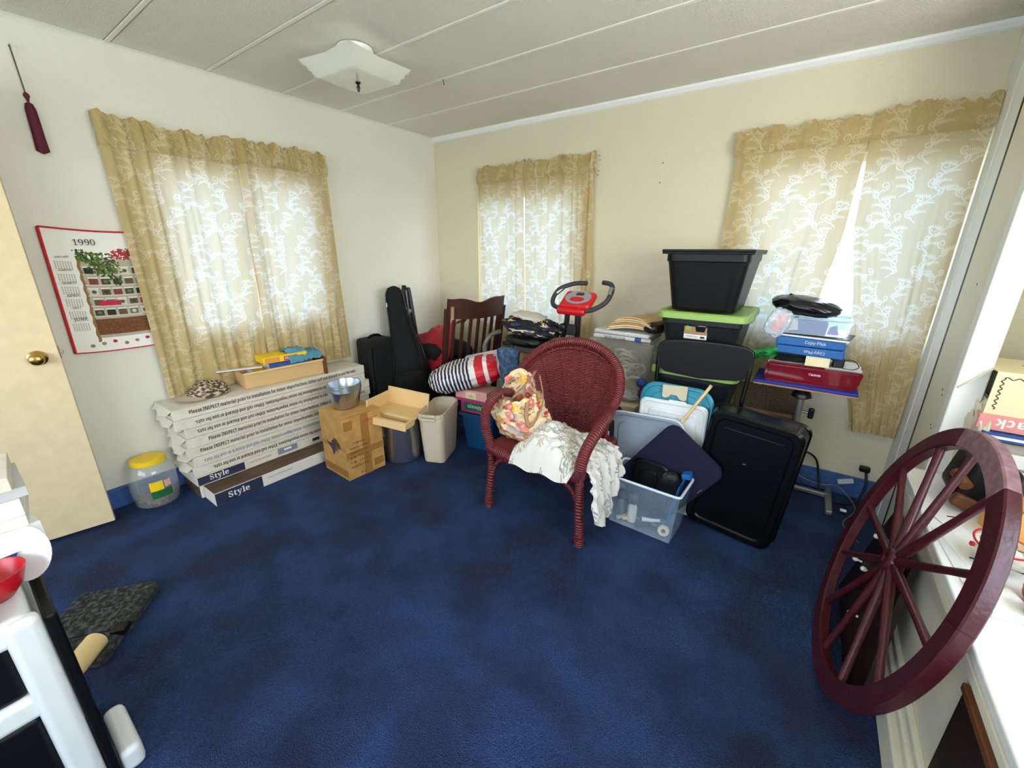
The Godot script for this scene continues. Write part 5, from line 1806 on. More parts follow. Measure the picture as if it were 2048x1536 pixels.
func tote_body(w, d, h, taper, lip):
	var m = MB.new()
	var r = 0.045
	m.loft([rring(w * taper, d * taper, r * 0.8, 0.0), rring(w * (taper + 0.02), d * (taper + 0.02), r, 0.015), rring(w * 0.97, d * 0.97, r, h - 0.05), rring(w, d, r, h - 0.045), rring(w, d, r, h - 0.005), rring(w + lip, d + lip, r, h - 0.004), rring(w + lip, d + lip, r, h), rring(w - 0.012, d - 0.012, r, h), rring(w * taper - 0.01, d * taper - 0.01, r * 0.8, 0.008)])
	return m

func tote_lid(w, d, y):
	var m = MB.new()
	var r = 0.05
	m.loft([rring(w, d, r, y - 0.022), rring(w + 0.006, d + 0.006, r, y - 0.02), rring(w + 0.004, d + 0.004, r, y + 0.008), rring(w - 0.012, d - 0.012, r, y + 0.016), rring(w - 0.06, d - 0.06, r * 0.7, y + 0.016), rring(w - 0.075, d - 0.075, r * 0.7, y + 0.008)])
	return m

func totes():
	var x = -0.468
	var z = -2.638
	var D = 0.51
	var W = 0.41
	var g = "dark storage totes in one tall stack"
	var base = [[0.0, 0.44, "lowest dark tote of the stack, behind the leaning lids", "black"], [0.455, 0.305, "dark tote with lime green lid, half hidden by the folding chair", "lime"], [0.779, 0.30, "dark tote with lime green lid and a picture sticker", "lime"], [1.098, 0.31, "topmost tote of the stack, all black with a flat lid", "flat"]]
	for k in 4:
		var b = base[k]
		var t = thing("storage_tote", b[2], "tote", g, Vector3(x - (0.012 if k == 3 else 0.0), b[0], z))
		part(t, "body", tote_body(W, D, b[1] - 0.004, 0.78 if k else 0.9, 0.012), "dark_tote" if k < 3 else "black_plastic")
		if b[3] == "lime":
			part(t, "lid", tote_lid(W + 0.045, D + 0.03, b[1]), "lime_lid", "lime green lid")
			for s in [-1, 1]:
				part(t, "latch", MB.new().rbox(Vector3(s * (W * 0.5 + 0.02), b[1] - 0.02, 0), Vector3(0.016, 0.05, 0.09), 0.006), "lime_lid")
		elif b[3] == "flat":
			part(t, "lid", MB.new().rbox(Vector3(0, b[1] + 0.003, 0), Vector3(W + 0.035, 0.014, D + 0.03), 0.005), "black_plastic")
			part(t, "lid_lip", MB.new().rbox(Vector3(0, b[1] - 0.008, 0), Vector3(W + 0.03, 0.012, D + 0.026), 0.004), "black_plastic")
		else:
			part(t, "lid", tote_lid(W + 0.02, D, b[1] - 0.012), "black_plastic")
		if k == 3:
			# arched panel moulded in the front wall
			var arch = PackedVector2Array()
			for s in 19:
				var an = PI * s / 18.0
				arch.append(Vector2(cos(an) * 0.125, 0.12 + sin(an) * 0.10))
			arch.append(Vector2(-0.118, -0.02))
			arch.append(Vector2(0.118, -0.02))
			var lean = atan((0.97 - 0.78) * D * 0.5 / b[1])
			part(t, "arched_panel", MB.new().prism(arch, 0.006, Transform3D(Basis(Vector3.RIGHT, lean), Vector3(0, 0.035, D * 0.5 * 0.803 + 0.001))), "black_plastic", "arched raised panel")
		if k == 2:
			var lean = atan((0.97 - 0.78) * D * 0.5 / b[1])
			var SB = Basis(Vector3.RIGHT, lean)
			var at = Vector3(-0.015, 0.215, D * 0.5 * 0.932 + 0.003)
			var s = part(t, "sticker", MB.new().rbox(at, Vector3(0.118, 0.09, 0.0015), 0.0005, SB), "paper_white", "picture sticker")
			part(s, "picture", MB.new().box(at + SB * Vector3(0, 0.012, 0.001), Vector3(0.116, 0.062, 0.001), SB), "mdf")
			part(s, "picture_tote", MB.new().prism(PackedVector2Array([Vector2(-0.025, 0.012), Vector2(0.03, 0.012), Vector2(0.024, -0.016), Vector2(-0.018, -0.016)]), 0.001, Transform3D(SB, at + SB * Vector3(0.022, 0.014, 0.0015))), "black_plastic")
			part(s, "picture_shape", MB.new().prism(PackedVector2Array([Vector2(-0.016, -0.01), Vector2(0.012, -0.014), Vector2(0.016, 0.008), Vector2(-0.008, 0.016)]), 0.001, Transform3D(SB, at + SB * Vector3(-0.038, 0.014, 0.0015))), "lime_lid")
			part(s, "picture_shape", MB.new().box(at + SB * Vector3(0.03, 0.036, 0.0018), Vector3(0.04, 0.012, 0.001), SB), "sticker_beige")
			lettering(s, "STORAGE TOTE", at + SB * Vector3(-0.02, -0.03, 0.0018), SB.x, SB.y, 0.06, "ink")
			part(s, "barcode", MB.new().box(at + SB * Vector3(0.038, -0.032, 0.0018), Vector3(0.022, 0.01, 0.001), SB), "ink")

func paper_pile():
	# cream box, clear tote of rope on it, folded paper bags on top
	var b = thing("cream_carton", "tall cream carton under the clear tote, right of the wicker armchair", "carton", "", Vector3(-0.93, 0, -2.70))
	part(b, "case", MB.new().rbox(Vector3(0, 0.245, 0), Vector3(0.36, 0.49, 0.36), 0.004), "box_cream")
	part(b, "side_picture", MB.new().box(Vector3(0.1, 0.3, 0.1806), Vector3(0.06, 0.26, 0.001)), "olive")
	part(b, "flap", MB.new().rbox(Vector3(-0.09, 0.493, 0), Vector3(0.175, 0.004, 0.352), 0.001), "box_cream")
	part(b, "flap", MB.new().rbox(Vector3(0.09, 0.493, 0), Vector3(0.175, 0.004, 0.352), 0.001), "box_cream")
	var t = thing("clear_tote", "cloudy clear tote holding white rope, under the folded paper bags", "tote", "", Vector3(-0.94, 0.497, -2.71))
	var m = MB.new()
	m.loft([rring(0.34, 0.34, 0.03, 0.0), rring(0.40, 0.40, 0.03, 0.34), rring(0.42, 0.42, 0.03, 0.342), rring(0.42, 0.42, 0.03, 0.352), rring(0.395, 0.395, 0.03, 0.352), rring(0.335, 0.335, 0.03, 0.004)])
	part(t, "body", m, "bag_film")
	part(t, "lid", MB.new().rbox(Vector3(0, 0.36, 0), Vector3(0.43, 0.014, 0.43), 0.005), "bag_film", "clear lid")
	# rope loops
	var r = thing("white_rope", "loops of thick white rope heaped inside the clear tote", "rope")
	var rng = RandomNumberGenerator.new()
	rng.seed = 14
	for k in 12:
		var pts = []
		var c = Vector3(-0.93 + rng.randf_range(-0.07, 0.07), 0.60 + 0.014 * k, -2.60 + rng.randf_range(-0.03, 0.03))
		var q = Basis(Vector3(rng.randf_range(-0.7, 0.7), 1, rng.randf_range(-0.7, 0.7)).normalized(), rng.randf() * 6.0) * Basis(Vector3.RIGHT, rng.randf_range(-0.9, 0.9))
		for s in 20:
			var an = TAU * s / 20
			pts.append(c + q * Vector3(cos(an) * rng.randf_range(0.06, 0.075), 0.01 * sin(an * 2.0), sin(an) * 0.055))
		part(r, "loop", MB.new().tube(curve(pts, 2, true), 0.0085, 8, true), "rope")
	var lp = thing("clear_lid_packet", "crinkled clear film packet lying in front of the clear tote", "packet", "", Vector3(-0.90, 0.53, -2.475))
	part(lp, "film", pillow(Vector3.ZERO, Vector3(0.13, 0.035, 0.06), Basis(), 21, 0.15, 0.7), "clear_lid")
	part(lp, "white_card", MB.new().rbox(Vector3(0.0, -0.01, 0.0), Vector3(0.2, 0.01, 0.08), 0.003), "paper_white")
	var sb = thing("shoe_carton", "low carton beside the cream carton, carrying the clear packet", "carton", "", Vector3(-0.88, 0, -2.44))
	part(sb, "case", MB.new().rbox(Vector3(0, 0.246, 0), Vector3(0.24, 0.49, 0.14), 0.004), "box_cream")
	part(sb, "picture", MB.new().box(Vector3(0.08, 0.33, 0.0706), Vector3(0.075, 0.26, 0.001)), "olive", "printed olive panel")
	solo("dark_red_pouch", pillow(Vector3(-0.725, 0.57, -2.46), Vector3(0.05, 0.045, 0.05), Basis(), 25, 0.1, 0.8), "tassel", "dark red pouch between the clear packet and the totes", "pouch")
	solo("blue_pouch", pillow(Vector3(-0.765, 0.63, -2.46), Vector3(0.03, 0.03, 0.03), Basis(), 27, 0.1, 0.9), "box_blue", "small blue pouch above the dark red pouch", "pouch")
	# paper on the lid
	var y = 0.864
	var news = ["bottom folded newspaper of the pile, blue band on its edge", "second folded newspaper of the pile"]
	for k in 2:
		var o = thing("folded_newspaper", news[k], "newspaper", "papers on the clear tote", Vector3(-0.955 + 0.01 * k, y, -2.66), 0.05 - 0.12 * k)
		part(o, "pages", MB.new().rbox(Vector3(0, 0.014, 0), Vector3(0.38, 0.026, 0.27), 0.011, Basis(), true), "newsprint")
		if k == 0:
			part(o, "band", MB.new().rbox(Vector3(0.11, 0.014, 0.001), Vector3(0.05, 0.027, 0.272), 0.011, Basis(), true), "box_blue")
			lettering(o, "Will of God", Vector3(-0.04, 0.011, 0.1362), Vector3.RIGHT, Vector3.UP, 0.14, "ink", true)
		y += 0.028
	var cols = ["olive_sheet", "tan_light", "kraft", "olive_sheet", "tan_light", "tan_plastic"]
	var tell = ["lowest folded paper bag of the pile, pale", "second folded paper bag of the pile, yellowish", "third folded paper bag of the pile, brown", "third paper bag from the top, pale", "second paper bag from the top, yellowish", "topmost folded paper bag, smooth and tan"]
	for k in 6:
		var w = [0.3, 0.28, 0.27, 0.26, 0.24, 0.22][k]
		var rows = []
		for j in 5:
			var row = PackedVector3Array()
			for i in 13:
				var s = i / 12.0
				row.append(Vector3((s - 0.5) * w, 0.004 + 0.02 * sin(PI * s) + 0.012 * maxf(0.0, s - 0.6) * (1.0 if k > 2 else 0.2) - 0.05 * pow(maxf(0.0, s - 0.75), 1.2) * (1.0 if k > 2 else 0.0), (0.5 - j / 4.0) * 0.24))
			rows.append(row)
		var mm = MB.new()
		mm.grid(rows)
		var rows2 = []
		for row in rows:
			var r2 = PackedVector3Array()
			for p in row:
				r2.append(p + Vector3(0, 0.009, 0))
			rows2.append(r2)
		mm.grid(rows2)
		mm.grid([rows[0], rows2[0]])
		var l0 = PackedVector3Array()
		var l1 = PackedVector3Array()
		for j in 5:
			l0.append(rows[j][0])
			l1.append(rows2[j][0])
		mm.grid([l0, l1])
		var o = solo("paper_bag", mm, cols[k], tell[k], "paper bag", "papers on the clear tote", Vector3(-0.92 + 0.012 * k, y, -2.66))
		o.rotation.y = 0.2 - 0.09 * k
		y += 0.0125
	solo("dark_red_purse", pillow(Vector3(-0.765, 0.955, -2.60), Vector3(0.06, 0.034, 0.07), Basis(), 31, 0.06, 0.7), "dark_wood", "dark brown leather purse between the newspapers and the green lid", "purse")

func folded_chair():
	var t = thing("folding_chair", "black folding chair, folded flat and leaning on the tote stack", "folding chair")
	var Z = -2.335
	var bk = PackedVector2Array()
	for p in [[-0.655, 0.80], [-0.655, 0.895], [-0.635, 0.928], [-0.6, 0.937], [-0.42, 0.952], [-0.24, 0.948], [-0.2, 0.935], [-0.178, 0.9], [-0.178, 0.80], [-0.24, 0.772], [-0.42, 0.755], [-0.6, 0.765]]:
		bk.append(Vector2(p[0], p[1]))
	part(t, "backrest", MB.new().prism(bk, 0.014, Transform3D(Basis(), Vector3(0, 0, Z - 0.002))), "black_plastic")
	var tube = curve([Vector3(-0.612, 0.0, Z + 0.075), Vector3(-0.628, 0.5, Z + 0.03), Vector3(-0.645, 0.86, Z), Vector3(-0.625, 0.925, Z - 0.002), Vector3(-0.56, 0.942, Z - 0.003), Vector3(-0.42, 0.95, Z - 0.004), Vector3(-0.27, 0.948, Z - 0.003), Vector3(-0.205, 0.935, Z - 0.002), Vector3(-0.187, 0.87, Z), Vector3(-0.205, 0.5, Z + 0.03), Vector3(-0.222, 0.0, Z + 0.075)], 5)
	part(t, "frame", MB.new().tube(tube, 0.0115, 10), "black_gloss")
	part(t, "seat", MB.new().rbox(Vector3(-0.417, 0.42, Z + 0.022), Vector3(0.36, 0.38, 0.02), 0.009, Basis(Vector3.RIGHT, -0.09)), "black_plastic")
	part(t, "rear_frame", MB.new().tube([Vector3(-0.59, 0.6, Z + 0.005), Vector3(-0.58, 0.012, Z + 0.045), Vector3(-0.25, 0.012, Z + 0.045), Vector3(-0.24, 0.6, Z + 0.005)], 0.01, 8), "black_gloss")

func lean_frame(x, z, lean, roll = 0.0, yaw = 0.0):
	return Transform3D(Basis(Vector3.UP, yaw) * Basis(Vector3.RIGHT, -lean) * Basis(Vector3.BACK, roll), Vector3(x, 0, z))

func lid_shape(w, h, r, depth, T, dish):
	# a moulded lid standing in T's x-y plane: raised border round a sunken field
	var m = MB.new()
	var ring = func(ww, hh, rr, zz):
		var out = PackedVector3Array()
		for p in rpoly(ww, hh, rr, 6):
			out.append(T * Vector3(p.x, p.y + h * 0.5, zz))
		return out
	m.loft([ring.call(w, h, r, -depth), ring.call(w, h, r, 0.0), ring.call(w - 0.012, h - 0.012, r, 0.006), ring.call(w - 0.03, h - 0.03, r, 0.006), ring.call(w - 0.04, h - 0.04, r * 0.9, -dish), ring.call(w - 0.1, h - 0.1, r * 0.8, -dish), ring.call(w - 0.108, h - 0.108, r * 0.8, -dish + 0.005)])
	return m

func leaning_lids():
	# teal lid with a beige latch
	var T = lean_frame(-0.508, -2.205, 0.1)
	var t = thing("teal_tote_lid", "teal plastic tote lid with a beige latch, standing behind the white lid", "lid")
	part(t, "panel", lid_shape(0.39, 0.715, 0.09, 0.012, T, 0.004), "teal_plastic")
	part(t, "latch", MB.new().prism(PackedVector2Array([Vector2(-0.07, 0.035), Vector2(0.06, 0.045), Vector2(0.062, -0.03), Vector2(0.045, -0.038), Vector2(0.025, -0.03), Vector2(0.01, -0.012), Vector2(-0.02, -0.012), Vector2(-0.035, -0.03), Vector2(-0.055, -0.036), Vector2(-0.068, -0.028)]), 0.006, T * Transform3D(Basis(), Vector3(-0.005, 0.672, 0.007))), "sticker_beige", "beige latch")
	T = lean_frame(-0.498, -2.178, 0.09, 0.02)
	t = thing("white_tote_lid", "white plastic tote lid standing in front of the teal lid", "lid")
	part(t, "panel", lid_shape(0.36, 0.63, 0.035, 0.012, T, 0.003), "white_plastic")
	part(t, "rib", MB.new().rbox(T * Vector3(0, 0.565, 0.006), Vector3(0.24, 0.006, 0.006), 0.002, T.basis), "white_plastic")
	part(t, "tab", MB.new().rbox(T * Vector3(0.02, 0.632, -0.004), Vector3(0.09, 0.012, 0.014), 0.003, T.basis), "white_plastic")
	var st = thing("wooden_stick", "pale wooden dowel leaning across the white lid", "stick")
	part(st, "dowel", MB.new().tube([Vector3(-0.64, 0.15, -2.164), Vector3(-0.335, 0.758, -2.206)], 0.0085, 10), "wood_light")
	part(st, "tip", MB.new().tube([Vector3(-0.335, 0.758, -2.206), Vector3(-0.333, 0.762, -2.2063)], 0.0088, 10), "olive_sheet")
	T = lean_frame(-0.60, -2.14, 0.06, 0.06)
	t = thing("speckled_tote_lid", "grey speckled lid with rounded corners behind the navy board", "lid")
	part(t, "panel", lid_shape(0.41, 0.54, 0.06, 0.01, T, 0.002), "grey_felt")
	part(t, "edge", MB.new().tube(ring_of(T, 0.41, 0.54, 0.06, -0.003), 0.006, 6, true), "frost_rim")
	# navy board, square, tipped on its corner
	T = Transform3D(Basis(Vector3.RIGHT, -0.12) * Basis(Vector3.BACK, -0.62), Vector3(-0.615, 0.09, -2.085))
	t = thing("navy_board", "navy blue felt board with rounded corners tipped on one corner", "board")
	part(t, "panel", MB.new().prism(shift(rpoly(0.34, 0.46, 0.05), 0.02, 0.23), 0.018, T), "navy_felt")
	part(t, "edge", MB.new().tube(ring_of(T * Transform3D(Basis(), Vector3(0.02, 0.0, 0.009)), 0.34, 0.46, 0.05, 0.0), 0.009, 6, true), "navy_felt")
	part(t, "clip", MB.new().rbox(T * Vector3(0.185, 0.3, 0.022), Vector3(0.006, 0.03, 0.006), 0.002, T.basis), "steel")
	# big black tub, empty, on its end
	T = lean_frame(-0.155, -2.105, 0.05, -0.08, -0.05)
	t = thing("black_tub", "big black plastic tub standing on end, its moulded bottom facing out", "tub")
	var m = MB.new()
	var H = 0.665
	var W = 0.425
	var ring = func(ww, hh, rr, zz):
		var out = PackedVector3Array()
		for p in rpoly(ww, hh, rr, 6):
			out.append(T * Vector3(p.x, p.y + H * 0.5, zz))
		return out
	m.loft([ring.call(W, H, 0.05, -0.12), ring.call(W + 0.01, H + 0.006, 0.05, -0.115), ring.call(W + 0.01, H + 0.006, 0.05, -0.105), ring.call(W - 0.004, H - 0.004, 0.05, -0.1), ring.call(W - 0.02, H - 0.02, 0.055, -0.012), ring.call(W - 0.045, H - 0.045, 0.05, 0.0), ring.call(W - 0.09, H - 0.09, 0.045, 0.0), ring.call(W - 0.105, H - 0.105, 0.04, -0.008), ring.call(W - 0.12, H - 0.12, 0.04, -0.008)])
	part(t, "shell", m, "black_gloss")
	part(t, "centre_boss", MB.new().lathe(T * Vector3(0.0, H * 0.62, -0.009), [[0.0, 0.004], [0.01, 0.004], [0.013, 0.0]], 14, 1, 1, T.basis * Basis(Vector3.RIGHT, deg_to_rad(90))), "black_gloss")
	part(t, "ridge", MB.new().tube([T * Vector3(-0.13, H * 0.86, -0.006), T * Vector3(0.13, H * 0.86, -0.006)], 0.003, 6), "black_gloss")
	# black bag with a white zip between chair and lids
	var bb = thing("black_holdall", "black holdall with a white zip pull, wedged beside the grey lid", "bag", "", Vector3(-0.865, 0, -2.235))
	part(bb, "body", pillow(Vector3(0, 0.26, 0), Vector3(0.07, 0.26, 0.12), Basis(), 35, 0.03, 0.5), "black_cloth")
	part(bb, "zip_pull", MB.new().rbox(Vector3(0.045, 0.39, 0.112), Vector3(0.008, 0.04, 0.006), 0.002), "zip_white", "white zip pull")

func ring_of(T, w, h, r, z):
	var out = []
	for p in rpoly(w, h, r, 5):
		out.append(T * Vector3(p.x, p.y + h * 0.5, z))
	return out

func shift(poly, dx, dy):
	var out = PackedVector2Array()
	for p in poly:
		out.append(p + Vector2(dx, dy))
	return out

func clear_bin():
	var c = Vector3(-0.519, 0.001, -1.985)
	var t = thing("clear_bin", "open frosted clear bin of odds and ends on the carpet", "bin", "", c, deg_to_rad(-2))
	var W = 0.375
	var D = 0.235
	var H = 0.28
	var k = 0.86
	part(t, "front_wall", wall_sheet(W, D, H, k, 0), "frost_plastic")
	part(t, "back_wall", wall_sheet(W, D, H, k, 2), "frost_plastic")
	part(t, "end_wall", wall_sheet(W, D, H, k, 1), "frost_plastic")
	part(t, "end_wall", wall_sheet(W, D, H, k, 3), "frost_plastic")
	part(t, "base", MB.new().rbox(Vector3(0, 0.003, 0), Vector3(W * k, 0.004, D * k), 0.001), "frost_plastic")
	var rim = []
	for p in rring(W, D, 0.02, H):
		rim.append(p)
	part(t, "rim", MB.new().tube(rim, 0.007, 8, true), "frost_rim", "white rolled rim")
	# contents
	var P = func(x, y, z): return c + Vector3(x, y, z)
	var a = thing("black_tray_lid", "small black tray lid standing in the clear bin", "lid")
	var T = Transform3D(Basis(Vector3.RIGHT, -0.2) * Basis(Vector3.BACK, -0.06), P.call(-0.04, 0.05, -0.03))
	part(a, "panel", lid_shape(0.2, 0.28, 0.05, 0.008, T, 0.003), "black_gloss")
	a = thing("olive_pouch", "dark olive pouch beside the black tray lid in the bin", "pouch")
	part(a, "body", pillow(P.call(0.09, 0.19, -0.055), Vector3(0.06, 0.12, 0.03), Basis(), 41, 0.05, 0.6), "dark_tote")
	part(a, "seam", MB.new().tube([P.call(0.09, 0.09, -0.024), P.call(0.09, 0.28, -0.024)], 0.002, 6), "black_plastic")
	a = thing("blue_folder", "bright blue plastic folder in the right end of the bin", "folder")
	part(a, "sheet", MB.new().rbox(P.call(0.135, 0.165, -0.01), Vector3(0.006, 0.28, 0.16), 0.002, Basis(Vector3.BACK, -0.18)), "ream_blue")
	part(a, "tab", MB.new().rbox(P.call(0.165, 0.31, -0.07), Vector3(0.045, 0.03, 0.05), 0.004, Basis(Vector3.BACK, 0.3)), "ream_blue")
	a = thing("tape_roll", "cream roll of tape in the near right corner of the bin", "tape", "", P.call(0.118, 0.045, 0.076))
	a.rotation = Vector3(deg_to_rad(78), 0.15, 0)
	part(a, "roll", MB.new().lathe(Vector3.ZERO, [[0.012, -0.012], [0.026, -0.012], [0.028, -0.008], [0.028, 0.008], [0.026, 0.012], [0.012, 0.012], [0.012, -0.012]], 28, 1, 1, Basis(), true), "box_cream")
	part(a, "core", MB.new().lathe(Vector3.ZERO, [[0.008, -0.011], [0.0118, -0.011], [0.0118, 0.011], [0.008, 0.011], [0.008, -0.011]], 20, 1, 1, Basis(), true), "mdf")
	var bottles = [[-0.125, 0.03, "dull_metal", "bike_black", "grey bottle with black cap at the left of the bin"], [-0.06, 0.045, "carton_white", "dark_grey", "cream bottle with dark cap in the bin"]]
	for b in bottles:
		a = thing("squeeze_bottle", b[4], "bottle", "bottles lying in the clear bin", P.call(b[0], 0.008, b[1]))
		part(a, "body", MB.new().lathe(Vector3.ZERO, [[0.0, 0.0], [0.022, 0.0], [0.024, 0.01], [0.024, 0.09], [0.014, 0.11], [0.012, 0.12], [0.0, 0.12]], 20), b[2])
		part(a, "cap", MB.new().lathe(Vector3(0, 0.118, 0), [[0.0, 0.05], [0.022, 0.045], [0.027, 0.02], [0.026, 0.0], [0.0, 0.0]], 20), b[3])
	var tools = [[-0.1, 0.02, 0.07, -0.04, "wood_light", "pale wooden brush handle on the floor of the bin"], [-0.02, 0.02, 0.085, 0.05, "bike_black", "black handled tool lying in the bin"], [0.0, 0.05, 0.06, 0.09, "paper_white", "white plastic strip lying in the bin"], [0.02, 0.03, 0.03, 0.08, "dark_grey", "dark grey pliers lying in the bin"], [-0.13, 0.018, 0.08, -0.09, "olive_sheet", "beige handle lying at the front of the bin"]]
	for b in tools:
		a = thing("hand_tool", b[5], "tool", "tools lying in the clear bin")
		part(a, "handle", MB.new().tube([P.call(b[0], b[1] + 0.005, b[2]), P.call(b[0] * 0.5 + b[3] * 0.5, b[1] + 0.008, b[2] * 0.8), P.call(b[3], b[1] + 0.015, b[2] * 0.5)], [0.012, 0.01, 0.008], 10), b[4])
		part(a, "head", MB.new().rbox(P.call(b[3] + 0.012, b[1] + 0.018, b[2] * 0.5), Vector3(0.035, 0.014, 0.022), 0.004), "dull_metal")

func wall_sheet(W, D, H, k, side):
	var lo = [Vector3(-W * k, 0.004, D * k), Vector3(W * k, 0.004, D * k), Vector3(W * k, 0.004, -D * k), Vector3(-W * k, 0.004, -D * k)]
	var hi = [Vector3(-W, H, D), Vector3(W, H, D), Vector3(W, H, -D), Vector3(-W, H, -D)]
	var m = MB.new()
	var h = Vector3(0.5, 1, 0.5)
	var j = (side + 1) % 4
	m.quad(lo[side] * h, lo[j] * h, hi[j] * h, hi[side] * h)
	return m

func printer_table():
	var t = thing("laptop_table", "small blue topped table on a black and chrome column holding the printer", "table")
	part(t, "top", MB.new().rbox(Vector3(0.048, 0.716, -2.765), Vector3(0.47, 0.016, 0.29), 0.005), "table_blue")
	part(t, "underside", MB.new().rbox(Vector3(0.048, 0.703, -2.765), Vector3(0.466, 0.01, 0.286), 0.002), "mdf")
	var cx = 0.052
	var cz = -2.75
	part(t, "column", MB.new().tube([Vector3(cx, 0.03, cz), Vector3(cx, 0.64, cz)], 0.019, 14), "dull_metal")
	part(t, "bracket", MB.new().lathe(Vector3(cx, 0.62, cz), [[0.0, 0.078], [0.035, 0.078], [0.03, 0.055], [0.045, 0.03], [0.05, 0.012], [0.03, 0.0], [0.0, 0.0]], 18, 1, 1, Basis(), true), "bike_black")
	part(t, "clamp_screw", MB.new().tube([Vector3(cx, 0.545, cz), Vector3(cx + 0.05, 0.545, cz + 0.01)], 0.007, 8), "steel")
	part(t, "clamp_knob", MB.new().rbox(Vector3(cx + 0.062, 0.545, cz + 0.012), Vector3(0.028, 0.06, 0.03), 0.008), "bike_black")
	part(t, "foot_bar", MB.new().rbox(Vector3(0.167, 0.018, -2.862), Vector3(0.25, 0.026, 0.03), 0.006, Basis(Vector3.UP, 0.0)), "dull_metal")
	part(t, "foot_bar", MB.new().rbox(Vector3(0.295, 0.018, -2.80), Vector3(0.035, 0.028, 0.31), 0.008), "dull_metal")
	part(t, "column_foot", MB.new().rbox(Vector3(cx, 0.02, -2.81), Vector3(0.05, 0.04, 0.14), 0.008), "bike_black")
	# printer
	var p = thing("printer", "glossy dark red printer with white top on the blue table", "printer", "", Vector3(0.07, 0.7245, -2.775), deg_to_rad(0.7))
	var pw = 0.425
	var ph = 0.098
	var poly = PackedVector2Array([Vector2(-pw * 0.5 + 0.012, 0.0), Vector2(pw * 0.5 - 0.03, 0.0), Vector2(pw * 0.5 - 0.008, 0.035), Vector2(pw * 0.5, ph - 0.008), Vector2(pw * 0.5 - 0.006, ph), Vector2(-pw * 0.5 + 0.006, ph), Vector2(-pw * 0.5, ph - 0.01), Vector2(-pw * 0.5, 0.02)])
	part(p, "body", MB.new().prism(poly, 0.235, Transform3D(Basis(), Vector3(0, 0, -0.118))), "printer_red")
	part(p, "front_panel", MB.new().rbox(Vector3(0.0, ph * 0.53, 0.118), Vector3(pw - 0.03, ph * 0.8, 0.006), 0.003), "printer_red")
	part(p, "top_cover", MB.new().rbox(Vector3(0, ph + 0.003, -0.012), Vector3(pw - 0.01, 0.006, 0.215), 0.002), "printer_white")
	part(p, "top_front", MB.new().rbox(Vector3(-0.075, ph + 0.003, 0.1), Vector3(pw * 0.6, 0.005, 0.03), 0.002), "printer_red")
	lettering(p, "Canon", Vector3(0.015, ph * 0.62, 0.1215), Vector3.RIGHT, Vector3.UP, 0.052, "paper_white", true, true)
	var y0 = 0.7245 + ph + 0.0065
	# on the printer
	var c = thing("black_pouch", "flat black zip pouch on the left of the printer top", "pouch", "", Vector3(-0.04, y0, -2.735))
	part(c, "body", pillow(Vector3(0, 0.018, 0), Vector3(0.085, 0.018, 0.05), Basis(), 51, 0.05, 0.6), "black_cloth")
	part(c, "strap", MB.new().tube(curve([Vector3(-0.08, 0.02, 0.02), Vector3(-0.11, 0.02, 0.035), Vector3(-0.12, 0.005, 0.05)], 5), 0.003, 6), "bike_black")
	c = thing("note_card", "blank cream card propped on the printer front edge", "card", "", Vector3(0.085, y0, -2.665))
	part(c, "card", MB.new().rbox(Vector3(0, 0.028, 0), Vector3(0.105, 0.056, 0.002), 0.0005, Basis(Vector3.RIGHT, -0.35)), "box_cream")
	part(c, "fold", MB.new().rbox(Vector3(0, 0.026, -0.022), Vector3(0.105, 0.054, 0.002), 0.0005, Basis(Vector3.RIGHT, 0.35)), "box_cream")
	c = thing("phone_charger", "black charger with a looped cord on the right of the printer top", "charger", "", Vector3(0.175, y0, -2.72))
	part(c, "block", MB.new().rbox(Vector3(0, 0.025, 0), Vector3(0.05, 0.05, 0.06), 0.008), "bike_black")
	part(c, "cord", MB.new().tube(curve([Vector3(0.02, 0.04, 0.0), Vector3(0.06, 0.045, 0.01), Vector3(0.085, 0.02, 0.03), Vector3(0.06, 0.004, 0.04), Vector3(0.02, 0.003, 0.03)], 6), 0.0022, 6), "bike_black")
	c = thing("paper_sheets", "loose white sheets at the right corner of the printer top", "paper", "", Vector3(0.205, y0, -2.715))
	part(c, "sheet", MB.new().prism(PackedVector2Array([Vector2(-0.07, -0.05), Vector2(0.06, -0.06), Vector2(0.075, 0.08), Vector2(0.0, 0.09)]), 0.0012, Transform3D(Basis(Vector3(1, 0, 0), Vector3(0, 0, -1), Vector3(0, 1, 0)), Vector3(0, 0.0005, 0))), "paper_white")
	c = thing("black_folder", "thin black folder under the blue paper reams", "folder", "", Vector3(0.035, y0 + 0.037, -2.79))
	part(c, "cover", MB.new().rbox(Vector3(0, 0.006, 0), Vector3(0.28, 0.01, 0.2), 0.002), "black_plastic")
	part(c, "spine", MB.new().rbox(Vector3(-0.141, 0.006, 0), Vector3(0.006, 0.012, 0.2), 0.002), "black_gloss")
	var y1 = y0 + 0.05
	for k in 2:
		c = thing("paper_ream", ["lower blue ream of copy paper, its words upside down", "upper blue ream of copy paper, its words upright"][k], "paper ream", "blue reams of copy paper on the printer", Vector3(0.045 - 0.01 * k, y1, -2.775), deg_to_rad([-4, -1][k]))
		part(c, "wrap", MB.new().rbox(Vector3(0, 0.023, 0), Vector3(0.3, 0.045, 0.22), 0.006), "ream_blue")
		part(c, "end_fold", MB.new().prism(PackedVector2Array([Vector2(-0.1, 0), Vector2(0.1, 0), Vector2(0.06, 0.04), Vector2(-0.06, 0.04)]), 0.001, Transform3D(Basis(Vector3(0, 0, -1), Vector3.UP, Vector3(1, 0, 0)), Vector3(0.1505, 0.003, 0))), "ream_blue")
		var s = -1.0 if k == 0 else 1.0
		lettering(c, "Copy Plus", Vector3(0.025, 0.024, 0.1112), Vector3(s, 0, 0), Vector3(0, s, 0), 0.09, "paper_white")
		y1 += 0.0465
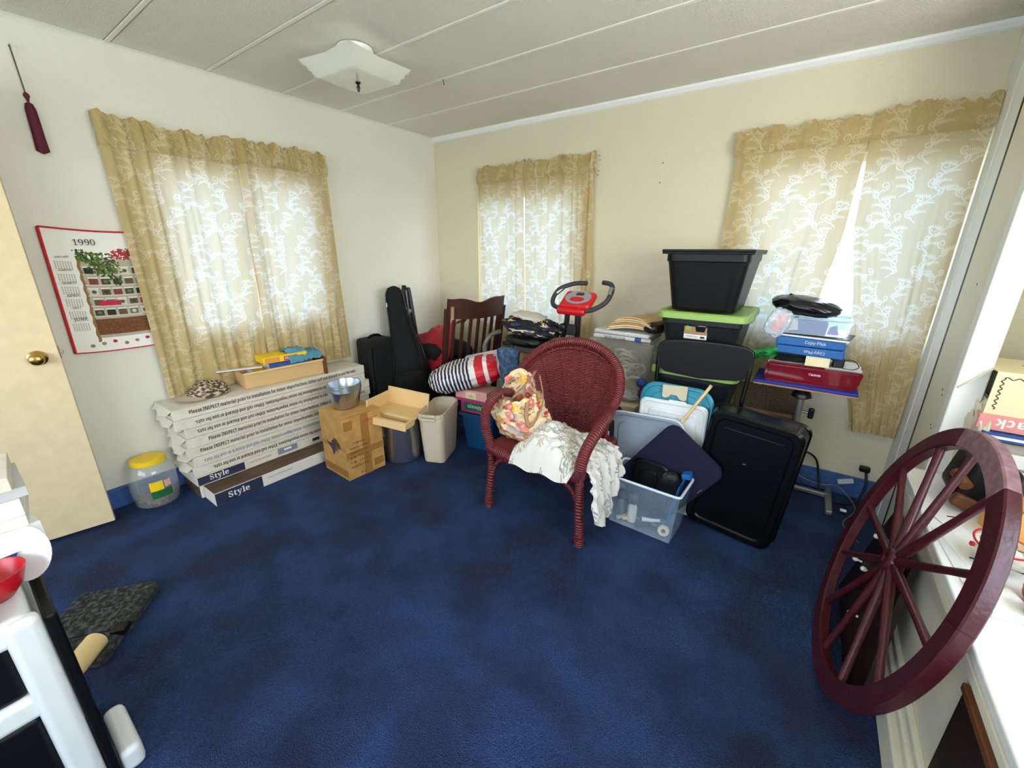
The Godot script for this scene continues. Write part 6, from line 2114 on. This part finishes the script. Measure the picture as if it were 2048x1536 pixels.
	c = thing("magazine", "folded magazine with black edge lying on the blue reams", "magazine", "", Vector3(0.05, y1, -2.76), deg_to_rad(-9))
	part(c, "pages", MB.new().rbox(Vector3(0, 0.006, 0), Vector3(0.32, 0.011, 0.2), 0.003), "paper_white")
	part(c, "cover", MB.new().rbox(Vector3(0, 0.0135, 0), Vector3(0.325, 0.003, 0.205), 0.001), "black_plastic")
	y1 += 0.0165
	var bx = thing("clear_case", "clear plastic case of blue papers on the magazine", "case", "", Vector3(0.03, y1, -2.77))
	for w in [["front_wall", 0], ["end_wall", 1], ["back_wall", 2], ["end_wall", 3]]:
		part(bx, w[0], wall_sheet(0.33, 0.21, 0.085, 0.86, w[1]), "clear_lid")
	part(bx, "base", MB.new().rbox(Vector3(0, 0.003, 0), Vector3(0.28, 0.004, 0.18), 0.001), "clear_lid")
	var rm = []
	for q in rring(0.33, 0.21, 0.02, 0.085):
		rm.append(q)
	part(bx, "rim", MB.new().tube(rm, 0.005, 6, true), "clear_blue")
	c = thing("blue_papers", "light blue papers folded inside the clear case", "papers", "", Vector3(0.01, y1 + 0.005, -2.76))
	part(c, "bundle", MB.new().rbox(Vector3(0, 0.035, 0), Vector3(0.17, 0.066, 0.11), 0.006), "ream_blue")
	part(c, "sheet", MB.new().rbox(Vector3(-0.07, 0.04, 0.0), Vector3(0.05, 0.06, 0.12), 0.004, Basis(Vector3.BACK, 0.2)), "paper_white")
	solo("purple_card", MB.new().prism(PackedVector2Array([Vector2(-0.025, 0), Vector2(0.03, 0), Vector2(0.012, 0.05), Vector2(-0.015, 0.04)]), 0.004, Transform3D(Basis(Vector3.RIGHT, 0.0), Vector3(0.12, y1 + 0.006, -2.72))), "purple", "purple card standing inside the clear case", "card")
	var y2 = y1 + 0.091
	var pk = thing("red_packet", "clear packet with red print hanging off the left of the clear case", "packet", "", Vector3(-0.125, y2 - 0.085, -2.66))
	part(pk, "film", pillow(Vector3(0, 0.05, 0), Vector3(0.055, 0.075, 0.016), Basis(Vector3.BACK, -0.35), 57, 0.1, 0.6), "clear_lid")
	part(pk, "print", MB.new().rbox(Vector3(0.005, 0.05, 0.0), Vector3(0.055, 0.1, 0.003), 0.001, Basis(Vector3.BACK, -0.35)), "pink")
	var cb = thing("black_plastic_bag", "round black plastic bag lying on top of the clear case", "bag", "", Vector3(-0.02, y2, -2.755))
	part(cb, "body", pillow(Vector3(0, 0.052, 0), Vector3(0.16, 0.05, 0.12), Basis(Vector3.BACK, -0.12), 59, 0.05, 0.75), "bag_black")
	part(cb, "knot", pillow(Vector3(-0.075, 0.1, 0.0), Vector3(0.012, 0.012, 0.012), Basis(), 60, 0.2, 0.9), "bag_black")
	var gs = MB.new()
	var nz = noise(5.0, 91)
	for k in 3:
		var rows = []
		for j in 7:
			var row = PackedVector3Array()
			for i in 9:
				var s = i / 8.0
				var q = j / 6.0
				row.append(Vector3(-0.10 - 0.125 * s, 0.865 - 0.05 * s + 0.02 * k + 0.03 * nz.get_noise_2d(s + k, q), -2.76 + 0.1 * q + 0.012 * k))
			rows.append(row)
		gs.grid(rows)
	solo("green_film", gs, "green_sheet", "crumpled bright green plastic film sticking out left of the printer", "plastic film")
	# brown board against the wall under the table
	var bd = thing("brown_hardboard", "brown hardboard sheet leaning on the wall under the table", "board")
	part(bd, "sheet", MB.new().rbox(Vector3(-0.12, 0.33, -2.938), Vector3(0.34, 0.64, 0.008), 0.002, Basis(Vector3.RIGHT, -0.02)), "brown_board")
	part(bd, "paper_strip", MB.new().box(Vector3(-0.12, 0.44, -2.931), Vector3(0.33, 0.02, 0.002), Basis(Vector3.RIGHT, -0.02)), "mdf")

func cables():
	var t = thing("power_cord", "black power cord looping along the blue baseboard to a wall plug", "cord")
	part(t, "cord", MB.new().tube(curve([Vector3(0.06, 0.2, -2.90), Vector3(0.13, 0.235, -2.93), Vector3(0.2, 0.2, -2.94), Vector3(0.235, 0.09, -2.93), Vector3(0.26, 0.02, -2.88), Vector3(0.34, 0.012, -2.82), Vector3(0.42, 0.02, -2.86), Vector3(0.455, 0.1, -2.93), Vector3(0.445, 0.18, -2.958)], 7), 0.006, 8), "bike_black")
	part(t, "plug", MB.new().rbox(Vector3(0.435, 0.198, -2.962), Vector3(0.05, 0.035, 0.035), 0.01, Basis(), true), "bike_black", "black plug")
	var w = thing("grey_cable", "thin grey cable trailing over the carpet behind the table foot", "cable")
	part(w, "cable", MB.new().tube(curve([Vector3(0.1, 0.09, -2.92), Vector3(0.18, 0.06, -2.92), Vector3(0.26, 0.05, -2.93), Vector3(0.33, 0.07, -2.92), Vector3(0.4, 0.03, -2.86), Vector3(0.42, 0.004, -2.78), Vector3(0.36, 0.004, -2.6), Vector3(0.42, 0.004, -2.45)], 7), 0.003, 6), "dull_metal")
	part(w, "tag", MB.new().rbox(Vector3(0.365, 0.10, -2.945), Vector3(0.075, 0.003, 0.03), 0.001, Basis(Vector3.BACK, 0.4) * Basis(Vector3.RIGHT, 0.8)), "paper_grey", "white paper tag")
	var w2 = thing("thin_black_cable", "thin black cable lying loose on the carpet by the table foot", "cable")
	part(w2, "cable", MB.new().tube(curve([Vector3(0.3, 0.004, -2.62), Vector3(0.34, 0.004, -2.72), Vector3(0.4, 0.004, -2.66), Vector3(0.41, 0.004, -2.5), Vector3(0.33, 0.004, -2.42)], 7), 0.003, 6), "bike_black")
	part(w2, "connector", MB.new().rbox(Vector3(0.365, 0.012, -2.74), Vector3(0.03, 0.012, 0.02), 0.004), "paper_white")

func wagon_wheel():
	var n = Vector3(-0.96909734, 0.24483539, 0.03009937)
	var u = Vector3(-0.03104421, 0, -0.99951801)
	var v = Vector3(0.24471739, 0.96956466, -0.00760072)
	var c = Vector3(0.3512, 0.4605, -1.6117)
	var t = thing("wagon_wheel", "dark red wooden wagon wheel leaning on the low white bench", "wagon wheel")
	var R = 0.4736
	var r = 0.410
	var th = 0.034
	var P = func(an, rad, d): return c + (u * cos(an) + v * sin(an)) * rad + n * d
	for k in 8:
		var a0 = deg_to_rad(27.0 + 45.0 * k + 0.06)
		var a1 = deg_to_rad(27.0 + 45.0 * (k + 1) - 0.06)
		var rings = []
		for s in 15:
			var an = lerpf(a0, a1, s / 14.0)
			var ring = PackedVector3Array()
			var b = 0.004
			for q in [[r, -b], [r + b, 0.0], [R - b, 0.0], [R, -b], [R, -th + b], [R - b, -th], [r + b, -th], [r, -th + b]]:
				ring.append(P.call(an, q[0], q[1]))
			rings.append(ring)
		var m = MB.new()
		# each long face flat across, smooth along
		for q in 8:
			var l0 = PackedVector3Array()
			var l1 = PackedVector3Array()
			for ring in rings:
				l0.append(ring[q])
				l1.append(ring[(q + 1) % 8])
			m.grid([l0, l1])
		m.fan(rings[0], (P.call(a0, R, 0) - P.call(a1, R, 0)).normalized())
		m.fan(rings[14], (P.call(a1, R, 0) - P.call(a0, R, 0)).normalized())
		part(t, "felloe", m, "mauve_paint" if k == 1 else "red_paint", "paler greyish felloe" if k == 1 else "")
	var HB = Basis(u, n, u.cross(n))
	part(t, "hub", MB.new().lathe(c, [[0.0, -0.032], [0.012, -0.032], [0.012, 0.0055], [0.014, 0.006], [0.03, 0.006], [0.038, 0.0], [0.042, -0.012], [0.044, -0.018], [0.044, -0.03], [0.04, -0.038], [0.03, -0.04], [0.0, -0.04]], 24, 1, 1, HB), "red_paint")
	for k in 12:
		var an = deg_to_rad(25.0 + 30.0 * k)
		part(t, "spoke", MB.new().tube([P.call(an, 0.035, -0.017), P.call(an, 0.15, -0.017), P.call(an, 0.3, -0.017), P.call(an, r + 0.01, -0.017)], [0.014, 0.013, 0.0105, 0.012], 10), "red_paint")
	# dark brown drawer front with white knobs, slid in behind the wheel
	var d = thing("old_drawer_front", "dark brown wooden panel with small white knobs behind the wagon wheel", "panel")
	var lean = 0.22
	var DB = Basis(Vector3(0, 0, -1), Vector3(sin(lean), cos(lean), 0), Vector3(-cos(lean), sin(lean), 0))
	var o = Vector3(0.345, 0.0, -1.73)
	var Q = func(a, b, e): return o + DB * Vector3(a, b, e)
	part(d, "board", MB.new().prism(PackedVector2Array([Vector2(-0.33, 0.005), Vector2(0.30, 0.005), Vector2(0.30, 0.44), Vector2(-0.08, 0.45), Vector2(-0.16, 0.33), Vector2(-0.33, 0.12)]), 0.02, Transform3D(DB, o)), "dark_wood")
	part(d, "edge_band", MB.new().rbox(Q.call(0.1, 0.43, 0.012), Vector3(0.36, 0.03, 0.03), 0.006, DB), "dark_wood")
	for q in [[0.17, 0.37], [0.215, 0.345], [0.13, 0.235], [-0.015, 0.125], [0.255, 0.19]]:
		part(d, "knob", MB.new().lathe(Q.call(q[0], q[1], 0.02), [[0.005, 0.0], [0.004, 0.012], [0.009, 0.018], [0.01, 0.026], [0.006, 0.032], [0.0, 0.033]], 14, 1, 1, Basis(DB.x, DB.z, DB.x.cross(DB.z))), "porcelain", "white porcelain knob")

func bench_things():
	var y = 0.5505
	# boxes stacked in the far end of the alcove
	var a = thing("grey_appliance", "grey countertop appliance with a clear window under the blue box", "appliance", "", Vector3(0.78, y, -2.28))
	part(a, "housing", MB.new().rbox(Vector3(0, 0.1, 0), Vector3(0.32, 0.2, 0.3), 0.03, Basis(), true), "appliance")
	part(a, "window", MB.new().rbox(Vector3(-0.02, 0.06, 0.15), Vector3(0.2, 0.07, 0.006), 0.003), "screen_dark")
	part(a, "bright_label", MB.new().rbox(Vector3(-0.02, 0.145, 0.1505), Vector3(0.16, 0.05, 0.003), 0.001), "paper_white")
	part(a, "silver_band", MB.new().rbox(Vector3(0, 0.105, 0.151), Vector3(0.28, 0.008, 0.004), 0.002), "steel")
	var b = thing("blue_flat_box", "flat blue box between the grey appliance and the pink box", "box", "", Vector3(0.77, y + 0.201, -2.29))
	part(b, "case", MB.new().rbox(Vector3(0, 0.016, 0), Vector3(0.33, 0.03, 0.28), 0.003), "box_blue")
	part(b, "edge", MB.new().box(Vector3(-0.05, 0.016, 0.1406), Vector3(0.22, 0.01, 0.001)), "paper_white")
	b = thing("pink_pack_box", "pink box lettered in white under the open cream box", "box", "", Vector3(0.76, y + 0.234, -2.31), deg_to_rad(-2))
	part(b, "case", MB.new().rbox(Vector3(0, 0.03, 0), Vector3(0.34, 0.058, 0.29), 0.003), "pink")
	lettering(b, "Pack", Vector3(-0.075, 0.03, 0.1456), Vector3.LEFT, Vector3.DOWN, 0.1, "paper_white", false, true)
	b = thing("open_cream_box", "open cream gift box with brown scroll border and a hand hole", "box", "", Vector3(0.755, y + 0.293, -2.325), deg_to_rad(-1))
	var W = 0.32
	var D = 0.3
	var H = 0.158
	part(b, "front_wall", MB.new().rbox(Vector3(0, H * 0.5, D * 0.5), Vector3(W, H, 0.004), 0.001), "box_cream")
	part(b, "back_wall", MB.new().rbox(Vector3(0, H * 0.5, -D * 0.5), Vector3(W, H, 0.004), 0.001), "box_cream")
	part(b, "top", MB.new().rbox(Vector3(0, H, 0), Vector3(W, 0.004, D), 0.001), "box_cream")
	part(b, "base", MB.new().rbox(Vector3(0, 0.003, 0), Vector3(W, 0.004, D), 0.001), "box_cream")
	part(b, "side_wall", MB.new().rbox(Vector3(W * 0.5, H * 0.5, 0), Vector3(0.004, H, D), 0.001), "box_cream")
	part(b, "side_flap", MB.new().rbox(Vector3(-W * 0.5 - 0.035, H - 0.045, -0.02), Vector3(0.003, 0.12, D * 0.8), 0.001, Basis(Vector3.BACK, -0.7)), "carton_white", "open side flap")
	var hole = PackedVector2Array()
	for k in 18:
		var an = TAU * k / 18
		hole.append(Vector2(cos(an) * 0.045, sin(an) * 0.018))
	part(b, "hand_hole", MB.new().prism(hole, 0.001, Transform3D(Basis(Vector3(1, 0, 0), Vector3(0, 0, -1), Vector3.UP), Vector3(-0.02, H + 0.002, -0.02))), "appliance", "oval hand hole")
	var vine = []
	for k in 40:
		var q = k / 39.0
		vine.append(Vector3(-W * 0.5 + 0.02 + 0.004 * sin(q * 40.0), 0.02 + q * (H - 0.04), D * 0.5 + 0.003))
	part(b, "scroll_border", MB.new().tube(vine, 0.0018, 5), "ink_brown", "brown scroll border")
	var vine2 = []
	for k in 60:
		var q = k / 59.0
		vine2.append(Vector3(-W * 0.5 + 0.02 + q * (W - 0.04), H - 0.02 + 0.004 * sin(q * 60.0), D * 0.5 + 0.003))
	part(b, "scroll_border", MB.new().tube(vine2, 0.0018, 5), "ink_brown", "brown scroll border")
	# crumpled paper between the jamb and the boxes
	solo("packing_paper", pillow(Vector3(0.605, y + 0.17, -2.30), Vector3(0.035, 0.168, 0.14), Basis(), 63, 0.14, 0.7), "carton_worn", "crumpled packing paper stuffed between the closet jamb and the boxes", "paper")
	# black hand tool case with a wooden handle, amber box
	var p = thing("black_leather_bag", "black leather bag with a worn wooden handle on the bench behind the wheel", "bag", "", Vector3(0.60, y, -2.02))
	part(p, "body", MB.new().rbox(Vector3(0, 0.1, 0), Vector3(0.13, 0.17, 0.2), 0.03, Basis(Vector3.BACK, -0.18), true), "black_plastic")
	part(p, "handle", MB.new().tube([Vector3(-0.075, 0.125, 0.06), Vector3(-0.055, 0.1, 0.115)], 0.018, 12), "brown_edge", "worn wooden handle")
	part(p, "corner_patch", MB.new().rbox(Vector3(-0.045, 0.035, 0.095), Vector3(0.06, 0.05, 0.04), 0.012, Basis(Vector3.BACK, -0.3)), "brown_edge")
	p = thing("amber_box", "open amber cardboard box with a wire loop beside the black leather bag", "box", "", Vector3(0.645, y, -1.80), deg_to_rad(12))
	part(p, "case", MB.new().rbox(Vector3(0, 0.06, 0), Vector3(0.1, 0.12, 0.13), 0.003), "amber")
	part(p, "corner_strip", MB.new().rbox(Vector3(-0.049, 0.06, 0.066), Vector3(0.008, 0.12, 0.008), 0.002), "tan_light")
	part(p, "wire_loop", MB.new().tube(curve([Vector3(-0.03, 0.115, 0.05), Vector3(0.0, 0.15, 0.055), Vector3(0.04, 0.125, 0.05)], 6), 0.0025, 6), "brown_edge")
	p = thing("white_envelope", "white envelope with printed lines lying on the bench", "envelope", "", Vector3(0.545, y, -1.80), deg_to_rad(20))
	part(p, "sheet", MB.new().rbox(Vector3(0, 0.002, 0), Vector3(0.12, 0.003, 0.16), 0.001), "paper_white")
	part(p, "printed_line", MB.new().box(Vector3(0.01, 0.0042, -0.05), Vector3(0.06, 0.001, 0.006)), "ink")
	p = thing("white_paper", "blank white paper lying flat along the bench edge", "paper", "", Vector3(0.5, y, -1.60), deg_to_rad(4))
	part(p, "sheet", MB.new().box(Vector3(0, 0.001, 0), Vector3(0.07, 0.0015, 0.28)), "white_plastic")
	part(p, "second_sheet", MB.new().box(Vector3(0.02, 0.0025, -0.05), Vector3(0.07, 0.0012, 0.2), Basis(Vector3.UP, 0.12)), "paper_white")
	# glass bowl with a red covered rim
	p = thing("patterned_glass_bowl", "round patterned glass bowl with a red wire rim on the bench", "bowl", "", Vector3(0.575, y, -1.60))
	part(p, "wall", MB.new().lathe(Vector3.ZERO, [[0.0, 0.002], [0.03, 0.002], [0.05, 0.015], [0.062, 0.04], [0.066, 0.07], [0.063, 0.07], [0.058, 0.04], [0.046, 0.018], [0.0, 0.008]], 32), "jar_glass")
	var fill = part(p, "crumpled_wrapper", pillow(Vector3(0, 0.035, 0), Vector3(0.048, 0.026, 0.048), Basis(), 73, 0.16, 0.9), "carton_white")
	var ring = []
	for k in 30:
		var an = TAU * k / 30
		ring.append(Vector3(cos(an) * 0.066, 0.073 + 0.006 * sin(an * 2.0), sin(an) * 0.066))
	part(p, "rim_wire", MB.new().tube(ring, 0.0028, 6, true), "red_gloss", "red wire rim")
	for k in 6:
		part(p, "red_mark", MB.new().rbox(Vector3(cos(k * 1.05) * 0.064, 0.05, sin(k * 1.05) * 0.064), Vector3(0.012, 0.012, 0.012), 0.003), "red_gloss")
	p = thing("reading_glasses", "dark rimmed reading glasses lying on the bench past the wheel", "glasses", "", Vector3(0.655, y + 0.01, -1.60), deg_to_rad(70))
	for s in [-1, 1]:
		var lens = []
		for k in 20:
			var an = TAU * k / 20
			lens.append(Vector3(s * 0.034 + cos(an) * 0.026, 0.012 + sin(an) * 0.02, 0))
		part(p, "frame", MB.new().tube(lens, 0.0022, 6, true), "black_gloss")
		part(p, "temple", MB.new().tube(curve([Vector3(s * 0.061, 0.018, 0), Vector3(s * 0.066, 0.016, -0.06), Vector3(s * 0.06, 0.0, -0.13)], 5), 0.002, 6), "black_gloss")
	part(p, "bridge", MB.new().tube([Vector3(-0.009, 0.018, 0), Vector3(0.009, 0.018, 0)], 0.002, 6), "black_gloss")
	p = thing("red_snack_pouch", "red pouch with a green leaf mark at the right picture edge", "pouch", "", Vector3(0.62, y, -1.46))
	part(p, "pouch", pillow(Vector3(0, 0.05, 0), Vector3(0.04, 0.05, 0.025), Basis(), 75, 0.05, 0.5), "red_gloss")
	part(p, "leaf_mark", MB.new().rbox(Vector3(-0.015, 0.045, 0.024), Vector3(0.03, 0.04, 0.004), 0.002), "lime_lid", "green leaf mark")
	p = thing("white_cup", "small white cup at the right picture edge near the red pouch", "cup", "", Vector3(0.595, y, -1.375))
	part(p, "wall", MB.new().lathe(Vector3.ZERO, [[0.0, 0.002], [0.025, 0.002], [0.033, 0.02], [0.036, 0.045], [0.034, 0.045], [0.03, 0.02], [0.0, 0.006]], 26), "porcelain")
	part(p, "tea", MB.new().lathe(Vector3.ZERO, [[0.0, 0.03], [0.031, 0.03]], 20), "paper_grey")
	p = thing("white_notepad", "thick white notepad lying on the bench by the wheel rim", "notepad", "", Vector3(0.535, y, -1.405), deg_to_rad(12))
	part(p, "pages", MB.new().rbox(Vector3(0, 0.009, 0), Vector3(0.09, 0.016, 0.12), 0.002), "paper_white")
	part(p, "backing", MB.new().box(Vector3(0, 0.001, 0), Vector3(0.092, 0.002, 0.122)), "paper_grey")
	p = thing("thin_pencil", "thin dark pencil lying on the bench near the picture edge", "pencil")
	part(p, "barrel", MB.new().tube([Vector3(0.53, y + 0.003, -1.215), Vector3(0.565, y + 0.003, -1.18)], 0.0028, 6), "ink")
	part(p, "tip", MB.new().tube([Vector3(0.565, y + 0.003, -1.18), Vector3(0.57, y + 0.003, -1.175)], [0.0028, 0.0005], 6), "wood_light")
